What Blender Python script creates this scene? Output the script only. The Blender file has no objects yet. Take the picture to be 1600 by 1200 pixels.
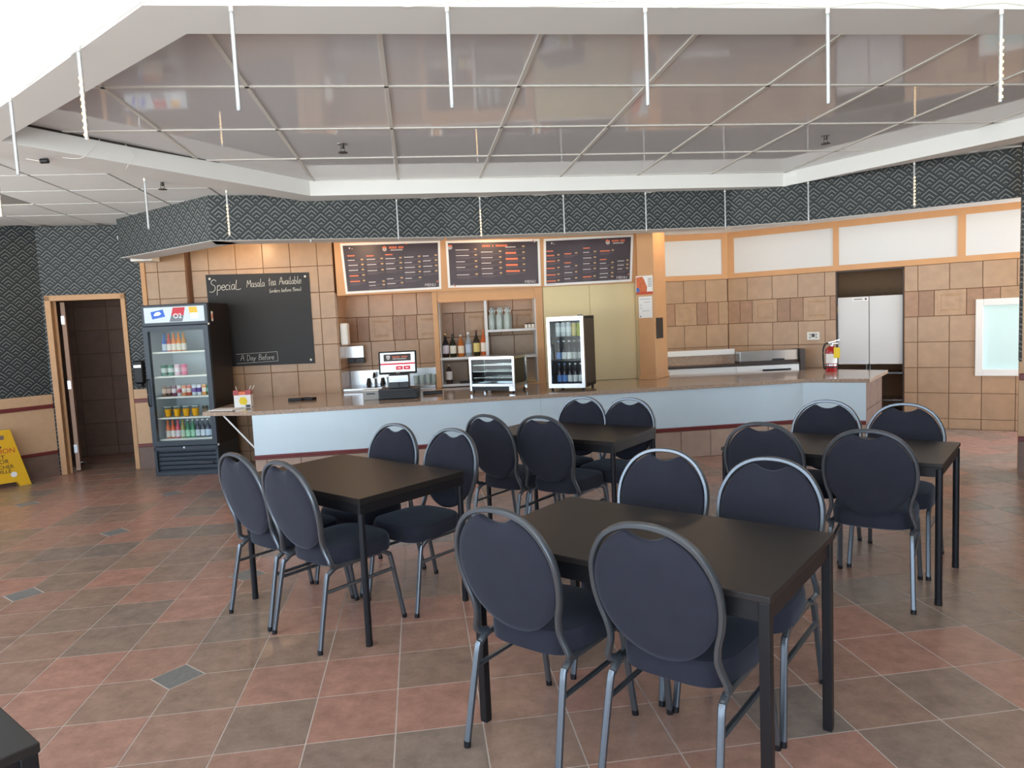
import bpy, bmesh, math, random
from mathutils import Vector, Matrix
random.seed(7)
scene = bpy.context.scene
C = scene.collection
PI = math.pi

# ------------------------------------------------------------------ camera
CAM_H, PITCH, ROLL, FOC = 1.55, math.radians(5.0), math.radians(2.65), 1100.0
def cam_axis(x, y, z):
    cp, sp = math.cos(PITCH), math.sin(PITCH)
    return Vector((x, y*cp + z*sp, -y*sp + z*cp))
cd = bpy.data.cameras.new('camera'); cam = bpy.data.objects.new('camera', cd); C.objects.link(cam)
_r = cam_axis(math.cos(ROLL), 0, -math.sin(ROLL)); _u = cam_axis(math.sin(ROLL), 0, math.cos(ROLL)); _f = cam_axis(0, 1, 0)
cam.matrix_world = Matrix(((_r.x, _u.x, -_f.x, 0), (_r.y, _u.y, -_f.y, 0), (_r.z, _u.z, -_f.z, CAM_H), (0, 0, 0, 1)))
cd.sensor_fit = 'HORIZONTAL'; cd.sensor_width = 36; cd.lens = FOC/1600*36; cd.clip_start = .05; cd.clip_end = 300
scene.camera = cam

# ------------------------------------------------------------------ sky, daylight, exposure
world = bpy.data.worlds.new('daylight'); scene.world = world; world.use_nodes = True
wn = world.node_tree; wn.nodes.clear()
_o = wn.nodes.new('ShaderNodeOutputWorld'); _b = wn.nodes.new('ShaderNodeBackground')
_t = wn.nodes.new('ShaderNodeTexCoord'); _s = wn.nodes.new('ShaderNodeSeparateXYZ'); _m = wn.nodes.new('ShaderNodeValToRGB')
wn.links.new(_t.outputs['Generated'], _s.inputs[0])
_ma = wn.nodes.new('ShaderNodeMath'); _ma.operation = 'MULTIPLY_ADD'; _ma.inputs[1].default_value = .5; _ma.inputs[2].default_value = .5
wn.links.new(_s.outputs['Z'], _ma.inputs[0]); wn.links.new(_ma.outputs[0], _m.inputs[0])
cr = _m.color_ramp
cr.elements[0].position = .0; cr.elements[0].color = (2.2, 2.3, 2.3, 1)
cr.elements[1].position = 1.0; cr.elements[1].color = (.42, .66, 1.05, 1)
e = cr.elements.new(.485); e.color = (1.95, 2.05, 2.05, 1)
e = cr.elements.new(.515); e.color = (.80, .95, 1.12, 1)
wn.links.new(_m.outputs[0], _b.inputs[0]); _b.inputs[1].default_value = 4.6
wn.links.new(_b.outputs[0], _o.inputs[0])
scene.view_settings.view_transform = 'Standard'; scene.view_settings.look = 'None'
scene.view_settings.exposure = 0.0; scene.view_settings.gamma = 1.0; scene.view_settings.use_curve_mapping = False
scene.cycles.use_denoising = True
def portal(name, loc, rot, sx, sy):
    l = bpy.data.lights.new(name, 'AREA'); l.shape = 'RECTANGLE'; l.size = sx; l.size_y = sy
    l.cycles.is_portal = True
    o = bpy.data.objects.new(name, l); C.objects.link(o); o.location = loc; o.rotation_euler = rot
    return o
portal('window_daylight', (-1.9, -2.72, 1.62), (math.radians(90), 0, 0), 11.4, 2.5)
portal('side_window_daylight', (-7.45, -.2, 1.62), (math.radians(90), 0, math.radians(-90)), 5.0, 2.5)
portal('left_window_daylight', (-7.40, 5.55, 1.70), (math.radians(90), 0, math.radians(-126.9)), 3.2, 1.8)

# ------------------------------------------------------------------ materials
def lin(c):
    return tuple(((v/255)/12.92 if v/255 <= .04045 else ((v/255+.055)/1.055)**2.4) for v in c)
def mat(name, rgb, rough=.5, metal=0, spec=.5, noise=0, nscale=20, bump=0, bscale=60, coat=0, emit=None, estr=0, trans=0, ior=1.45, alpha=1, objvar=0):
    m = bpy.data.materials.new(name); m.use_nodes = True
    nt = m.node_tree; p = nt.nodes['Principled BSDF']
    base = lin(rgb) + (1,)
    p.inputs['Base Color'].default_value = base
    p.inputs['Roughness'].default_value = rough; p.inputs['Metallic'].default_value = metal
    p.inputs['Specular IOR Level'].default_value = spec; p.inputs['IOR'].default_value = ior
    if coat: p.inputs['Coat Weight'].default_value = coat; p.inputs['Coat Roughness'].default_value = .05
    if trans: p.inputs['Transmission Weight'].default_value = trans
    if alpha < 1: p.inputs['Alpha'].default_value = alpha
    if emit: p.inputs['Emission Color'].default_value = lin(emit) + (1,); p.inputs['Emission Strength'].default_value = estr
    if noise or objvar:
        tc = nt.nodes.new('ShaderNodeTexCoord')
        hsv = nt.nodes.new('ShaderNodeHueSaturation'); hsv.inputs['Color'].default_value = base
        nt.links.new(hsv.outputs[0], p.inputs['Base Color'])
        nz = nt.nodes.new('ShaderNodeTexNoise'); nz.inputs['Scale'].default_value = nscale; nz.inputs['Detail'].default_value = 5
        nt.links.new(tc.outputs['Object'], nz.inputs['Vector'])
        mr = nt.nodes.new('ShaderNodeMapRange'); mr.inputs['From Min'].default_value = .25; mr.inputs['From Max'].default_value = .75
        mr.inputs['To Min'].default_value = 1-noise; mr.inputs['To Max'].default_value = 1+noise
        nt.links.new(nz.outputs[0], mr.inputs[0])
        if objvar:
            oi = nt.nodes.new('ShaderNodeObjectInfo')
            ad = nt.nodes.new('ShaderNodeVectorMath'); ad.operation = 'ADD'
            nt.links.new(tc.outputs['Object'], ad.inputs[0])
            sc = nt.nodes.new('ShaderNodeVectorMath'); sc.operation = 'SCALE'; sc.inputs[0].default_value = (37, 17, 53)
            nt.links.new(oi.outputs['Random'], sc.inputs['Scale']); nt.links.new(sc.outputs[0], ad.inputs[1])
            nt.links.new(ad.outputs[0], nz.inputs['Vector'])
            m2 = nt.nodes.new('ShaderNodeMapRange'); m2.inputs['To Min'].default_value = 1-objvar; m2.inputs['To Max'].default_value = 1+objvar
            nt.links.new(oi.outputs['Random'], m2.inputs[0])
            mu = nt.nodes.new('ShaderNodeMath'); mu.operation = 'MULTIPLY'
            nt.links.new(m2.outputs[0], mu.inputs[0]); nt.links.new(mr.outputs[0], mu.inputs[1])
            nt.links.new(mu.outputs[0], hsv.inputs['Value'])
        else:
            nt.links.new(mr.outputs[0], hsv.inputs['Value'])
    if bump:
        tc = nt.nodes.new('ShaderNodeTexCoord'); nb = nt.nodes.new('ShaderNodeTexNoise'); nb.inputs['Scale'].default_value = bscale; nb.inputs['Detail'].default_value = 3
        bp = nt.nodes.new('ShaderNodeBump'); bp.inputs['Strength'].default_value = bump; bp.inputs['Distance'].default_value = .01
        nt.links.new(tc.outputs['Object'], nb.inputs['Vector']); nt.links.new(nb.outputs[0], bp.inputs['Height']); nt.links.new(bp.outputs[0], p.inputs['Normal'])
    return m
M = {}
def D(name, *a, **k): M[name] = mat(name, *a, **k)
D('grout', (205, 192, 182), .8)
D('wall_grout', (120, 88, 66), .85)
D('wall_tile', (174, 143, 113), .33, noise=.09, nscale=9, objvar=.05)
D('accent_tile', (174, 142, 110), .35, noise=.10, nscale=14, objvar=.05)
D('half_tile', (160, 125, 98), .4, noise=.12, nscale=14, objvar=.10)
D('kick_tile', (178, 152, 134), .35, noise=.10, nscale=8, objvar=.08)
D('brown_tile', (128, 104, 92), .4, noise=.12, nscale=8, objvar=.06)
D('orange_paint', (206, 156, 108), .5, noise=.03, nscale=6)
D('cream_panel', (226, 208, 160), .5, noise=.03, nscale=3)
D('beige_panel', (214, 176, 138), .6, noise=.05, nscale=14)
D('red_trim', (118, 52, 50), .35)
D('white_paint', (236, 236, 232), .6)
D('white_panel', (216, 217, 216), .45)
D('ceiling_tile', (240, 241, 238), .9, bump=.08, bscale=160)
D('t_bar', (226, 224, 216), .5)
D('gloss_panel', (222, 221, 222), .05, spec=.5, ior=1.45, bump=.03, bscale=1.6)
D('dark_wood', (64, 54, 50), .5)
D('door_frame', (206, 160, 116), .5, noise=.05, nscale=12)
D('door_leaf', (190, 156, 134), .5)
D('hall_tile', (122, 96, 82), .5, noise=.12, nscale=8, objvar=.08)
D('granite', (176, 152, 132), .16, noise=.42, nscale=95, coat=.3)
D('sheet_metal', (214, 231, 238), .28, metal=.12, spec=.5, noise=.03, nscale=3, bump=.05, bscale=1.3)
D('fabric', (45, 46, 56), .85, spec=.2, noise=.10, nscale=10, bump=.15, bscale=700)
_p = M['fabric'].node_tree.nodes['Principled BSDF']; _p.inputs['Sheen Weight'].default_value = .22; _p.inputs['Sheen Roughness'].default_value = .4; _p.inputs['Sheen Tint'].default_value = (.75, .85, 1, 1)
D('frame_grey', (116, 123, 130), .30, metal=.8)
D('black_plastic', (24, 24, 27), .45)
D('table_top', (36, 32, 31), .40, noise=.05, nscale=30, bump=.02, bscale=260)
D('table_black', (22, 22, 25), .4)
D('black_metal', (32, 33, 38), .4, metal=.3)
D('cooler_black', (58, 66, 74), .38, metal=.2)
D('cooler_side', (34, 28, 27), .4)
D('cooler_inside', (196, 204, 210), .5)
D('chrome', (186, 189, 192), .15, metal=1)
D('black_glass', (14, 15, 18), .06, spec=.6)
D('steel', (188, 192, 194), .25, metal=.9, noise=.05, nscale=8)
def clear_glass(name, tint, ior=1.5, diffuse=0, drgb=(220, 236, 232)):
    m = bpy.data.materials.new(name); m.use_nodes = True; nt = m.node_tree; nt.nodes.clear()
    o = nt.nodes.new('ShaderNodeOutputMaterial'); tr = nt.nodes.new('ShaderNodeBsdfTransparent'); tr.inputs[0].default_value = lin(tint) + (1,)
    gl = nt.nodes.new('ShaderNodeBsdfGlossy'); gl.inputs['Roughness'].default_value = .02
    fr = nt.nodes.new('ShaderNodeFresnel'); fr.inputs[0].default_value = ior; mx = nt.nodes.new('ShaderNodeMixShader')
    nt.links.new(fr.outputs[0], mx.inputs[0]); nt.links.new(gl.outputs[0], mx.inputs[2])
    if diffuse:
        df = nt.nodes.new('ShaderNodeBsdfDiffuse'); df.inputs[0].default_value = lin(drgb) + (1,); m2 = nt.nodes.new('ShaderNodeMixShader'); m2.inputs[0].default_value = diffuse
        nt.links.new(tr.outputs[0], m2.inputs[1]); nt.links.new(df.outputs[0], m2.inputs[2]); nt.links.new(m2.outputs[0], mx.inputs[1])
    else: nt.links.new(tr.outputs[0], mx.inputs[1])
    nt.links.new(mx.outputs[0], o.inputs[0]); return m
M['glass'] = clear_glass('glass', (250, 253, 252), 1.2)
M['clear_bottle'] = clear_glass('clear_bottle', (236, 248, 244), 1.35, .42, (236, 246, 243))
D('chalkboard', (36, 36, 37), .55, noise=.10, nscale=3)
D('chalk', (222, 222, 214), .9)
D('white_plastic', (232, 230, 222), .4)
D('dark_grey', (66, 70, 76), .45)
D('brass', (214, 178, 96), .25, metal=.9)
D('paper', (240, 238, 234), .7)
D('menu_print', (62, 48, 55), .4, noise=.30, nscale=3)
D('menu_orange', (232, 122, 84), .5)
D('menu_gold', (196, 158, 112), .5)
D('menu_text', (214, 206, 204), .5)
D('menu_fine', (118, 100, 104), .5)
D('sign_yellow', (232, 178, 22), .4)
D('sign_red', (196, 66, 30), .5)
D('extinguisher_red', (170, 26, 30), .25, coat=.4)
D('tag_yellow', (236, 206, 40), .5)
D('rubber', (30, 28, 30), .6)
D('screen_white', (225, 238, 236), .3, emit=(225, 238, 236), estr=1.0)
D('screen_dark', (48, 42, 40), .3, emit=(48, 42, 40), estr=.8)
D('screen_red', (170, 40, 60), .3, emit=(170, 40, 60), estr=.9)
D('sign_lit', (196, 208, 212), .3, emit=(214, 226, 232), estr=.22)
D('led', (255, 214, 140), .3, emit=(255, 205, 130), estr=5)
M['tube_plastic'] = clear_glass('tube_plastic', (244, 246, 248), 1.45, .40, (236, 240, 244))
D('lamp_glow', (255, 190, 110), .4, emit=(255, 190, 110), estr=8)
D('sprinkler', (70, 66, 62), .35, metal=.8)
D('troffer', (168, 166, 160), .5)
D('outside_asphalt', (150, 150, 146), .9, noise=.1, nscale=1)
D('leaf_green', (84, 126, 66), .8, noise=.3, nscale=3)
D('bark', (92, 74, 60), .9)

# wallpaper: dark teal ground, nested chevrons in a diamond lattice (local x along the wall, z up)
def wallpaper(name, ground, line, s=.17):
    m = bpy.data.materials.new(name); m.use_nodes = True; nt = m.node_tree; p = nt.nodes['Principled BSDF']
    p.inputs['Roughness'].default_value = .6
    tc = nt.nodes.new('ShaderNodeTexCoord'); sp = nt.nodes.new('ShaderNodeSeparateXYZ'); nt.links.new(tc.outputs['Object'], sp.inputs[0])
    def mth(op, a, b=None, c=None):
        n = nt.nodes.new('ShaderNodeMath'); n.operation = op
        for i, v in enumerate((a, b, c)):
            if v is None: continue
            if isinstance(v, (int, float)): n.inputs[i].default_value = v
            else: nt.links.new(v, n.inputs[i])
        return n.outputs[0]
    xs = mth('MULTIPLY', sp.outputs['X'], 1/s); zs = mth('MULTIPLY', sp.outputs['Z'], 1.12/s)
    fa = mth('FRACT', mth('ADD', mth('ADD', xs, zs), 100)); fb = mth('FRACT', mth('ADD', mth('SUBTRACT', zs, xs), 100))
    f = mth('MAXIMUM', fa, fb)
    ln = mth('LESS_THAN', mth('FRACT', mth('MULTIPLY_ADD', f, 3.6, .42)), .27)
    ok = mth('GREATER_THAN', f, .16)
    k = mth('MULTIPLY', ln, ok)
    mx = nt.nodes.new('ShaderNodeMix'); mx.data_type = 'RGBA'
    mx.inputs['A'].default_value = lin(ground) + (1,); mx.inputs['B'].default_value = lin(line) + (1,)
    nt.links.new(k, mx.inputs['Factor']); nt.links.new(mx.outputs['Result'], p.inputs['Base Color'])
    return m
M['wallpaper'] = wallpaper('wallpaper', (38, 46, 50), (132, 134, 128))

# floor tile: terracotta, brown and slate pieces, one tone for each piece
def floor_mat():
    m = bpy.data.materials.new('floor_tile'); m.use_nodes = True; nt = m.node_tree; p = nt.nodes['Principled BSDF']
    tc = nt.nodes.new('ShaderNodeTexCoord'); ge = nt.nodes.new('ShaderNodeNewGeometry'); oi = nt.nodes.new('ShaderNodeObjectInfo')
    a = nt.nodes.new('ShaderNodeMath'); a.operation = 'ADD'; nt.links.new(ge.outputs['Random Per Island'], a.inputs[0]); nt.links.new(oi.outputs['Random'], a.inputs[1])
    fr = nt.nodes.new('ShaderNodeMath'); fr.operation = 'FRACT'; nt.links.new(a.outputs[0], fr.inputs[0])
    rp = nt.nodes.new('ShaderNodeValToRGB'); rp.color_ramp.interpolation = 'LINEAR'
    cols = [(0, (184, 139, 122)), (.3, (180, 138, 121)), (.5, (168, 136, 119)), (.7, (159, 134, 118)), (.88, (153, 133, 119)), (1, (146, 132, 122))]
    el = rp.color_ramp.elements
    el[0].position = 0; el[0].color = lin(cols[0][1]) + (1,); el[1].position = 1; el[1].color = lin(cols[-1][1]) + (1,)
    for q, c in cols[1:-1]:
        e = el.new(q); e.color = lin(c) + (1,)
    nt.links.new(fr.outputs[0], rp.inputs[0])
    nz = nt.nodes.new('ShaderNodeTexNoise'); nz.inputs['Scale'].default_value = 9; nz.inputs['Detail'].default_value = 10; nz.inputs['Roughness'].default_value = .75
    nt.links.new(ge.outputs['Position'], nz.inputs['Vector'])
    mr = nt.nodes.new('ShaderNodeMapRange'); mr.inputs['From Min'].default_value = .3; mr.inputs['From Max'].default_value = .7; mr.inputs['To Min'].default_value = .70; mr.inputs['To Max'].default_value = 1.22
    nt.links.new(nz.outputs[0], mr.inputs[0])
    hs = nt.nodes.new('ShaderNodeHueSaturation'); nt.links.new(rp.outputs[0], hs.inputs['Color']); nt.links.new(mr.outputs[0], hs.inputs['Value'])
    nt.links.new(hs.outputs[0], p.inputs['Base Color'])
    p.inputs['Roughness'].default_value = .27
    n2 = nt.nodes.new('ShaderNodeTexNoise'); n2.inputs['Scale'].default_value = 45; n2.inputs['Detail'].default_value = 4
    nt.links.new(ge.outputs['Position'], n2.inputs['Vector'])
    bp = nt.nodes.new('ShaderNodeBump'); bp.inputs['Strength'].default_value = .12; bp.inputs['Distance'].default_value = .004
    nt.links.new(n2.outputs[0], bp.inputs['Height']); nt.links.new(bp.outputs[0], p.inputs['Normal'])
    return m
M['floor_tile'] = floor_mat()
D('slate_dot', (128, 127, 124), .45, noise=.2, nscale=40)

# ------------------------------------------------------------------ helpers
class MB:
    def __init__(s): s.v = []; s.f = []
    def _add(s, vs, fs):
        n = len(s.v); s.v += [tuple(q) for q in vs]; s.f += [tuple(i+n for i in f) for f in fs]; return s
    def box(s, x0, x1, y0, y1, z0, z1):
        v = [(x, y, z) for x in (x0, x1) for y in (y0, y1) for z in (z0, z1)]
        return s._add(v, [(0,1,3,2), (4,6,7,5), (0,4,5,1), (2,3,7,6), (0,2,6,4), (1,5,7,3)])
    def obox(s, c, sx, sy, sz, R):
        v = [Vector(c) + R @ Vector((a*sx/2, b*sy/2, d*sz/2)) for a in (-1,1) for b in (-1,1) for d in (-1,1)]
        return s._add(v, [(0,1,3,2), (4,6,7,5), (0,4,5,1), (2,3,7,6), (0,2,6,4), (1,5,7,3)])
    def prism(s, poly, z0, z1):
        n = len(poly)
        a = sum(poly[i][0]*poly[(i+1)%n][1]-poly[(i+1)%n][0]*poly[i][1] for i in range(n))
        if a < 0: poly = poly[::-1]
        v = [(p[0], p[1], z0) for p in poly] + [(p[0], p[1], z1) for p in poly]
        return s._add(v, [tuple(range(n))[::-1], tuple(range(n, 2*n))] + [(i, (i+1)%n, n+(i+1)%n, n+i) for i in range(n)])
    def plate(s, poly, y0, y1):          # polygon in local x,z extruded along y
        n = len(poly)
        v = [(p[0], y0, p[1]) for p in poly] + [(p[0], y1, p[1]) for p in poly]
        return s._add(v, [tuple(range(n)), tuple(range(n, 2*n))[::-1]] + [((i+1)%n, i, n+i, n+(i+1)%n) for i in range(n)])
    def tube(s, pts, w, h=None, ref=(0,0,1), n=8, closed=False, sq=1.0, cap=True):
        h = h or w; pts = [Vector(p) for p in pts]; N = len(pts); rings = []
        for i, p in enumerate(pts):
            if closed: t = pts[(i+1)%N]-pts[i-1]
            else: t = pts[min(i+1, N-1)]-pts[max(i-1, 0)]
            t.normalize(); r = Vector(ref)
            a = r.cross(t)
            if a.length < 1e-4: a = Vector((1,0,0)).cross(t)
            a.normalize(); b = t.cross(a)
            ring = []
            for k in range(n):
                g = 2*PI*(k+.5)/n; cx, sx = math.cos(g), math.sin(g)
                cx = math.copysign(abs(cx)**sq, cx); sx = math.copysign(abs(sx)**sq, sx)
                ring.append(p + a*(cx*w/2) + b*(sx*h/2))
            rings.append(ring)
        v = [q for r in rings for q in r]; f = []
        for i in range(N if closed else N-1):
            j = (i+1) % N
            for k in range(n): f.append((i*n+k, i*n+(k+1)%n, j*n+(k+1)%n, j*n+k))
        if cap and not closed: f += [tuple(range(n))[::-1], tuple(range((N-1)*n, N*n))]
        return s._add(v, f)
    def cyl(s, p0, p1, r, r1=None, n=12):
        p0, p1 = Vector(p0), Vector(p1); t = (p1-p0).normalized(); a = t.orthogonal().normalized(); b = t.cross(a); r1 = r if r1 is None else r1
        v = [p0 + a*(r*math.cos(2*PI*k/n)) + b*(r*math.sin(2*PI*k/n)) for k in range(n)] + [p1 + a*(r1*math.cos(2*PI*k/n)) + b*(r1*math.sin(2*PI*k/n)) for k in range(n)]
        return s._add(v, [(k, (k+1)%n, n+(k+1)%n, n+k) for k in range(n)] + [tuple(range(n))[::-1], tuple(range(n, 2*n))])
    def lathe(s, prof, n=16, c=(0,0,0)):
        v = [(c[0]+r*math.cos(2*PI*k/n), c[1]+r*math.sin(2*PI*k/n), c[2]+z) for r, z in prof for k in range(n)]; f = []
        for i in range(len(prof)-1):
            for k in range(n): f.append((i*n+k, i*n+(k+1)%n, (i+1)*n+(k+1)%n, (i+1)*n+k))
        f += [tuple(range(n))[::-1], tuple(range((len(prof)-1)*n, len(prof)*n))]
        return s._add(v, f)
    def mesh(s, name, m, smooth=False, bevel=0, seg=2):
        me = bpy.data.meshes.new(name); me.from_pydata(s.v, [], s.f); me.update()
        if bevel:
            bm = bmesh.new(); bm.from_mesh(me)
            bmesh.ops.bevel(bm, geom=[e for e in bm.edges if len(e.link_faces) == 2 and e.calc_face_angle(0) > .5], offset=bevel, segments=seg, affect='EDGES', profile=.5)
            bm.to_mesh(me); bm.free()
        me.materials.append(M[m] if isinstance(m, str) else m)
        if smooth:
            me.polygons.foreach_set('use_smooth', [True]*len(me.polygons))
            try: me.set_sharp_from_angle(angle=math.radians(40))
            except Exception: pass
        return me
    def build(s, name, m, parent=None, loc=(0,0,0), rot=(0,0,0), smooth=False, bevel=0, seg=2):
        return put(name, s.mesh(name, m, smooth, bevel, seg), parent, loc, rot)
def put(name, me, parent=None, loc=(0,0,0), rot=(0,0,0)):
    o = bpy.data.objects.new(name, me); C.objects.link(o); o.location = loc; o.rotation_euler = rot
    if parent: o.parent = parent
    return o
def tag(o, label, cat, group=None, kind=None):
    o['label'] = label; o['category'] = cat
    if group: o['group'] = group
    if kind: o['kind'] = kind
    return o
def thing(name, label, cat, loc=(0,0,0), rz=0, group=None, kind=None):
    return tag(put(name, None, None, loc, (0,0,rz)), label, cat, group, kind)
def copy_tree(o, parent=None):
    c = o.copy(); C.objects.link(c); c.parent = parent
    for ch in list(o.children): copy_tree(ch, c)
    return c
def smooth_path(pts, k=5, closed=False):
    P = [Vector(p) for p in pts]; out = []; n = len(P)
    for i in range(n if closed else n-1):
        p0 = P[i-1] if (closed or i > 0) else P[0]; p1 = P[i]; p2 = P[(i+1)%n]; p3 = P[(i+2)%n] if (closed or i+2 < n) else P[-1]
        for j in range(k):
            t = j/k
            out.append(.5*((2*p1)+(-p0+p2)*t+(2*p0-5*p1+4*p2-p3)*t*t+(-p0+3*p1-3*p2+p3)*t**3))
    if not closed: out.append(P[-1])
    return out
def clip_poly(poly, a, b):               # keep the left side of a->b
    out = []; n = len(poly)
    sd = lambda p: (b[0]-a[0])*(p[1]-a[1]) - (b[1]-a[1])*(p[0]-a[0])
    for i in range(n):
        p, q = poly[i], poly[(i+1)%n]; sp, sq = sd(p), sd(q)
        if sp >= 0: out.append(p)
        if (sp >= 0) != (sq >= 0):
            t = sp/(sp-sq); out.append((p[0]+(q[0]-p[0])*t, p[1]+(q[1]-p[1])*t))
    return out
def area(poly):
    n = len(poly); return .5*sum(poly[i][0]*poly[(i+1)%n][1]-poly[(i+1)%n][0]*poly[i][1] for i in range(n)) if n > 2 else 0
_fontcache = {}
def text_obj(name, body, size, m, parent, loc, rot=(PI/2,0,0), align='CENTER', ext=.0006, shear=0, sx=1):
    cu = bpy.data.curves.new('t', 'FONT'); cu.body = body; cu.size = size; cu.align_x = align; cu.align_y = 'CENTER'; cu.extrude = ext; cu.shear = shear; cu.resolution_u = 3
    t = bpy.data.objects.new('t', cu); C.objects.link(t)
    dg = bpy.context.evaluated_depsgraph_get(); me = bpy.data.meshes.new_from_object(t.evaluated_get(dg))
    bpy.data.objects.remove(t); bpy.data.curves.remove(cu)
    me.name = name; me.materials.clear(); me.materials.append(M[m])
    o = put(name, me, parent, loc, rot); o.scale = (sx, 1, 1)
    return o

# ================================================================== SETTING
# ---- floor (local axes = tile grid)
TH = math.atan(.13); PT = .337; U0, V0 = -.172, 2.622
def fw(u, v): return (u*math.cos(TH)-v*math.sin(TH), u*math.sin(TH)+v*math.cos(TH))
floor = MB().box(-9, 9.5, -4.2, 11.2, -.12, -.0012).build('floor', 'grout', rot=(0,0,TH))
tag(floor, 'reddish brown ceramic tile floor laid in a square grid', 'floor', kind='structure')
dots = {(a, b) for a in (-3, -7, -11) for b in (2, 6, 10, 14)}
def tile_poly(i, j, g=.0030):
    x0, x1 = g, PT-g; y0, y1 = g, PT-g; c = .118; P = []
    P += [(x0, y0+c), (x0+c, y0)] if (i, j) in dots else [(x0, y0)]
    P += [(x1-c, y0), (x1, y0+c)] if (i+1, j) in dots else [(x1, y0)]
    P += [(x1, y1-c), (x1-c, y1)] if (i+1, j+1) in dots else [(x1, y1)]
    P += [(x0+c, y1), (x0, y1-c)] if (i, j+1) in dots else [(x0, y1)]
    return P
def cam_project(x, y, z):
    d = cam.matrix_world.inverted() @ Vector((x, y, z))
    if d.z > -.2: return None
    return 800 + d.x/-d.z*FOC, 600 - d.y/-d.z*FOC
cells = []
for i in range(-26, 28):
    for j in range(-20, 26):
        u, v = U0+i*PT, V0+j*PT
        if not (-9 <= u and u+PT <= 9.5 and -4.2 <= v and v+PT <= 11.2): continue
        x, y = fw(u+PT/2, v+PT/2); p = cam_project(x, y, 0)
        vis = p is not None and -60 < p[0] < 1660 and p[1] < 1290 and y < 9.9
        cells.append((0 if vis else 1, math.hypot(x, y), i, j))
cells.sort()
_tm = {}
rest = MB()
for n, (nv, d, i, j) in enumerate(cells):
    P = tile_poly(i, j)
    if n < 296 and not nv:
        key = tuple(P)
        if key not in _tm: _tm[key] = MB().prism(P, -.011, 0).mesh('floor_tile', 'floor_tile')
        put('floor_tile', _tm[key], floor, (U0+i*PT, V0+j*PT, 0))
    else:
        rest.prism([(a+U0+i*PT, b+V0+j*PT) for a, b in P], -.011, 0)
o = rest.build('floor_tiles_beyond', 'floor_tile', floor); o['kind'] = 'stuff'
for (i, j) in sorted(dots):
    u, v = U0+i*PT, V0+j*PT
    if v > 7.6: continue
    MB().prism([(u-.114, v), (u, v-.114), (u+.114, v), (u, v+.114)], -.011, 0).build('slate_inset_tile', 'slate_dot', floor)

# ---- wall tiles
ZL = [-.19 + .3155*k for k in range(0, 11)]
_wt = {}
def tile_mesh(w, h, kind):
    key = (round(w, 3), round(h, 3), kind)
    if key in _wt: return _wt[key]
    mb = MB(); d, e = .010, .003
    v = [(0,0,0), (w,0,0), (w,0,h), (0,0,h), (0,-d+e,0), (w,-d+e,0), (w,-d+e,h), (0,-d+e,h), (e,-d,e), (w-e,-d,e), (w-e,-d,h-e), (e,-d,h-e)]
    f = [(0,1,5,4), (1,2,6,5), (2,3,7,6), (3,0,4,7), (4,5,9,8), (5,6,10,9), (6,7,11,10), (7,4,8,11)]
    if kind == 'accent' and w > .2:
        a, b = .045, .062
        v += [(a,-d,a), (w-a,-d,a), (w-a,-d,h-a), (a,-d,h-a), (b,-d+.0022,b), (w-b,-d+.0022,b), (w-b,-d+.0022,h-b), (b,-d+.0022,h-b),
              (b+.016,-d,b+.016), (w-b-.016,-d,b+.016), (w-b-.016,-d,h-b-.016), (b+.016,-d,h-b-.016)]
        for o_, i_ in ((8, 12), (12, 16), (16, 20)):
            f += [(o_+k, o_+(k+1)%4, i_+(k+1)%4, i_+k) for k in range(4)]
        f.append((20,21,22,23))
    else: f.append((8,9,10,11))
    mb._add(v, f)
    _wt[key] = mb.mesh('wall_tile', {'plain': 'wall_tile', 'accent': 'accent_tile', 'half': 'half_tile', 'hall': 'hall_tile', 'kick': 'kick_tile', 'brown': 'brown_tile'}[kind])
    return _wt[key]
def tiles(parent, x0, x1, z0, z1, phase, pitch=.3235, accent=None, holes=(), kind='plain', zl=None, aphase=None):
    zl = zl or ZL; g = .003
    for r in range(len(zl)-1):
        a, b = max(zl[r], z0), min(zl[r+1], z1)
        if b-a < .02: continue
        segs = []
        if accent is not None and r == accent:
            x = (phase if aphase is None else aphase) - 30*pitch
            k = 0
            while x < x1:
                for w, kd in ((pitch, 'accent'), (pitch/2, 'half'), (pitch/2, 'half')):
                    segs.append((x, x+w, kd)); x += w
        else:
            k0 = math.floor((x0-phase)/pitch)
            for k in range(k0, k0+60):
                q = phase+k*pitch
                if q > x1: break
                segs.append((q, q+pitch, kind))
        for p, q, kd in segs:
            p, q = max(p, x0), min(q, x1)
            if q-p < .02: continue
            A, B = a, b; skip = False
            for hx0, hx1, hz0, hz1 in holes:
                if q <= hx0 or p >= hx1 or B <= hz0 or A >= hz1: continue
                if hx0 <= p and q <= hx1:
                    if hz0 <= A and B <= hz1: skip = True
                    elif hz0 <= A: A = hz1
                    elif B <= hz1: B = hz0
                elif hz0 <= A and B <= hz1:
                    if p < hx0: q = hx0
                    else: p = hx1
            if skip or q-p < .015 or B-A < .015: continue
            w, h = q-p-2*g, B-A-2*g
            put('wall_tile', tile_mesh(w, h, kd), parent, (p+g, 0, A+g))
def wall(name, label, o, ang, pieces, m, cat='wall'):
    mb = MB()
    for p in pieces: mb.box(*p)
    w = mb.build(name, m, None, (o[0], o[1], 0), (0, 0, ang))
    return tag(w, label, cat, kind='structure')
BA = math.atan(.03); BO = (0, 8.66)
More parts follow.
